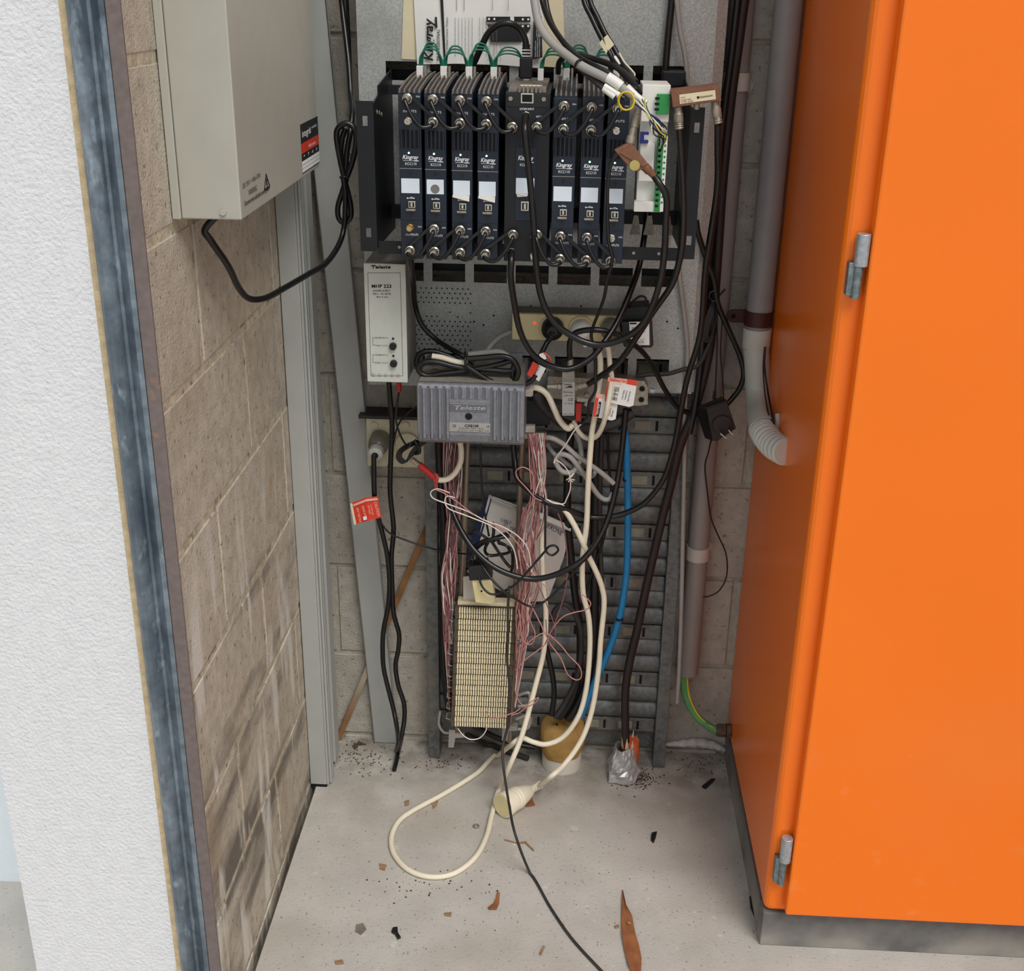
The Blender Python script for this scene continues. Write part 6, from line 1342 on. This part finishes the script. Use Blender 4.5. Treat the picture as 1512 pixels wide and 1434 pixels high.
def blob(mb, c, r, n=6):
    c = Vector(c); vv = []; 
    for (h, s) in ((0, 1.0), (.45, .8), (.8, .35)):
        for k in range(n):
            a = 2 * PI * k / n + h; q = r * s * random.uniform(.7, 1.2); vv.append(c + Vector((q * math.cos(a), q * math.sin(a), h * r * random.uniform(.7, 1.1))))
    mb.add(vv, [(i * n + k, i * n + (k + 1) % n, (i + 1) * n + (k + 1) % n, (i + 1) * n + k) for i in range(2) for k in range(n)] + [tuple(range(2 * n, 3 * n))])
random.seed(11)
dm = MB()
for _ in range(320):
    a = random.gauss(0, 1); b = random.gauss(0, 1); blob(dm, PZ(940 + 17 * a, 1150 + 8 * b), random.uniform(.0008, .0022), 5)
tag(dm.build('dirt_pile', 'dirt', None), 'small heap of dark brown grit at the foot of the wrapped stub', 'dirt', kind='stuff')
dm = MB()
for _ in range(420):
    u = random.random()
    if u < .45: px, py = random.gauss(535, 30), random.gauss(1118, 14)
    elif u < .65: px, py = random.gauss(650, 25), random.gauss(1126, 8)
    elif u < .8: px, py = random.gauss(640, 45), random.gauss(1300, 14)
    else: px, py = random.gauss(1040, 30), random.gauss(1130, 12)
    blob(dm, PZ(px, py), random.uniform(.0006, .0022), 5)
tag(dm.build('scattered_grit', 'dirt', None), 'dark grit and crumbs scattered along the wall foot and floor', 'dirt', kind='stuff')
dm = MB()
for _ in range(420): blob(dm, PZ(random.uniform(400, 1120), random.uniform(1130, 1434)), random.uniform(.0004, .0014), 5)
tag(dm.build('fine_crumbs', 'dirt_pale', None), 'fine pale crumbs strewn over the concrete floor', 'dirt', kind='stuff')

lf = thing('eucalyptus_leaf', 'long dry reddish brown leaf with a curled tip near the bottom edge', 'leaf', PZ(932, 1380))
Lp = [((919, 1314), (919.5, 1314)), ((919, 1330), (924, 1335)), ((917.5, 1355), (933, 1352)), ((918.5, 1380), (937, 1375)), ((922, 1405), (943, 1395)), ((928, 1425), (947, 1415)), ((935, 1440), (946, 1436)), ((940, 1448), (943, 1447))]
gd = [[PZ(*a, .003 + .003 * (i % 2)), PZ((a[0] + b[0]) / 2, (a[1] + b[1]) / 2, .001), PZ(*b, .0045)] for i, (a, b) in enumerate(Lp)]
MB().sheet(gd, .0005).build('blade', 'leaf', lf, smooth=50)
q = PZ(929, 1363, .005); MB().lathe(q, (0, 0, 1), [(0, .003), (.0005, .0028)], 10).build('pale_spot', 'leaf_pale', lf)
for nm, lbl, ct, poly, mt in [
    ('dry_leaf', 'curled tan leaf scrap in the middle of the floor', 'leaf', [(734, 1318), (738, 1319), (737, 1335), (733, 1344), (722, 1344), (720, 1341), (728, 1335), (732, 1327)], 'leaf'),
    ('dry_leaf', 'brown leaf scrap under the big cream plug', 'leaf', [(775, 1190), (784, 1176), (790, 1190), (778, 1192)], 'leaf'),
    ('dry_leaf', 'small tan scrap inside the top of the cream loop', 'leaf', [(637, 1185), (647, 1182), (645, 1190), (640, 1195)], 'leaf_pale'),
    ('dry_leaf', 'tan scrap left of the cream loop', 'leaf', [(560, 1276), (571, 1278), (568, 1286), (561, 1284)], 'leaf_pale'),
    ('dry_leaf', 'pale tan scrap near the bottom left of the floor', 'leaf', [(494, 1420), (506, 1418), (508, 1424), (496, 1425)], 'leaf_pale'),
    ('dry_leaf', 'brown splinter below the tan leaf scrap', 'leaf', [(802, 1397), (805, 1399), (799, 1411), (796, 1409)], 'leaf_pale'),
    ('dry_leaf', 'tiny square scrap left of the long leaf', 'leaf', [(907, 1368), (914, 1366), (914, 1370), (909, 1372)], 'leaf_pale'),
    ('dry_leaf', 'brown speck scrap upper left of the cream loop', 'leaf', [(597, 1184), (604, 1182), (604, 1189), (598, 1191)], 'leaf_pale'),
    ('dry_leaf', 'pale scrap on the floor centre left', 'leaf', [(656, 1349), (667, 1348), (666, 1354), (657, 1353)], 'leaf_pale'),
    ('grey_chip', 'greenish grey paint chip at the lower left of the floor', 'chip', [(526, 1367), (536, 1364), (541, 1373), (533, 1381), (525, 1376)], 'dirt_pale'),
    ('black_scrap', 'black plastic scrap at the lower left of the floor', 'scrap', [(580, 1372), (587, 1371), (588, 1380), (592, 1386), (587, 1388), (583, 1381), (578, 1378)], 'black'),
    ('black_scrap', 'black plastic scrap in the right half of the floor', 'scrap', [(962, 1232), (970, 1230), (968, 1239), (965, 1246), (961, 1242)], 'black'),
    ('black_scrap', 'black clip lying near the plinth of the cabinet', 'scrap', [(1036, 1163), (1050, 1152), (1056, 1152), (1042, 1166)], 'black'),
    ('black_scrap', 'black shred against the cabinet plinth corner', 'scrap', [(1106, 1325), (1110, 1328), (1113, 1348), (1114, 1356), (1108, 1342)], 'black'),
    ('dark_scrap', 'dark curl of debris at the foot of the loose lid', 'scrap', [(520, 1102), (531, 1096), (541, 1100), (530, 1101), (524, 1108)], 'dirt'),
    ('twig', 'thin red-brown twig under the floor lead', 'twig', [(745, 1240), (764, 1245), (776, 1243), (789, 1256), (787, 1257), (775, 1245.5), (764, 1246.6), (745, 1241.4)], 'leaf_pale')]:
    pts = [PZ(a, b, .0008) for a, b in poly]; h_ = .004 if mt == 'black' else .0018
    o = MB().prism(pts[::-1], (0, 0, h_)).build(nm, mt, None, origin=pts[0], bevel=.0004); tag(o, lbl, ct)
sm2 = MB(); A2 = crom([P(975, 1100, -.004), P(1005, 1098, -.006), P(1035, 1097, -.008), P(1060, 1103, -.008), P(1074, 1110, -.010)], 6)
sm2.tube(A2, [.002 + .007 * math.sin(PI * i / (len(A2) - 1)) * (1 + .2 * math.sin(i * 2.1)) for i in range(len(A2))], 8)
tag(sm2.build('mortar_smear', 'slat_white', None, smooth=60, origin=A2[0]), 'whitish ridge of mortar along the wall foot beside the cabinet', 'mortar')
ws = MB(); q = PZ(703, 1220, .0015); ring = [q + Vector((.0045 * math.cos(t), .0045 * math.sin(t), 0)) for t in np.linspace(0, 2 * PI, 17)[:-1]]; ws.tube(ring, .0016, 6, closed=True)
tag(ws.build('washer', 'nickel_dull', None, smooth=60, origin=q), 'small grey metal washer on the floor inside the cream loop', 'washer')
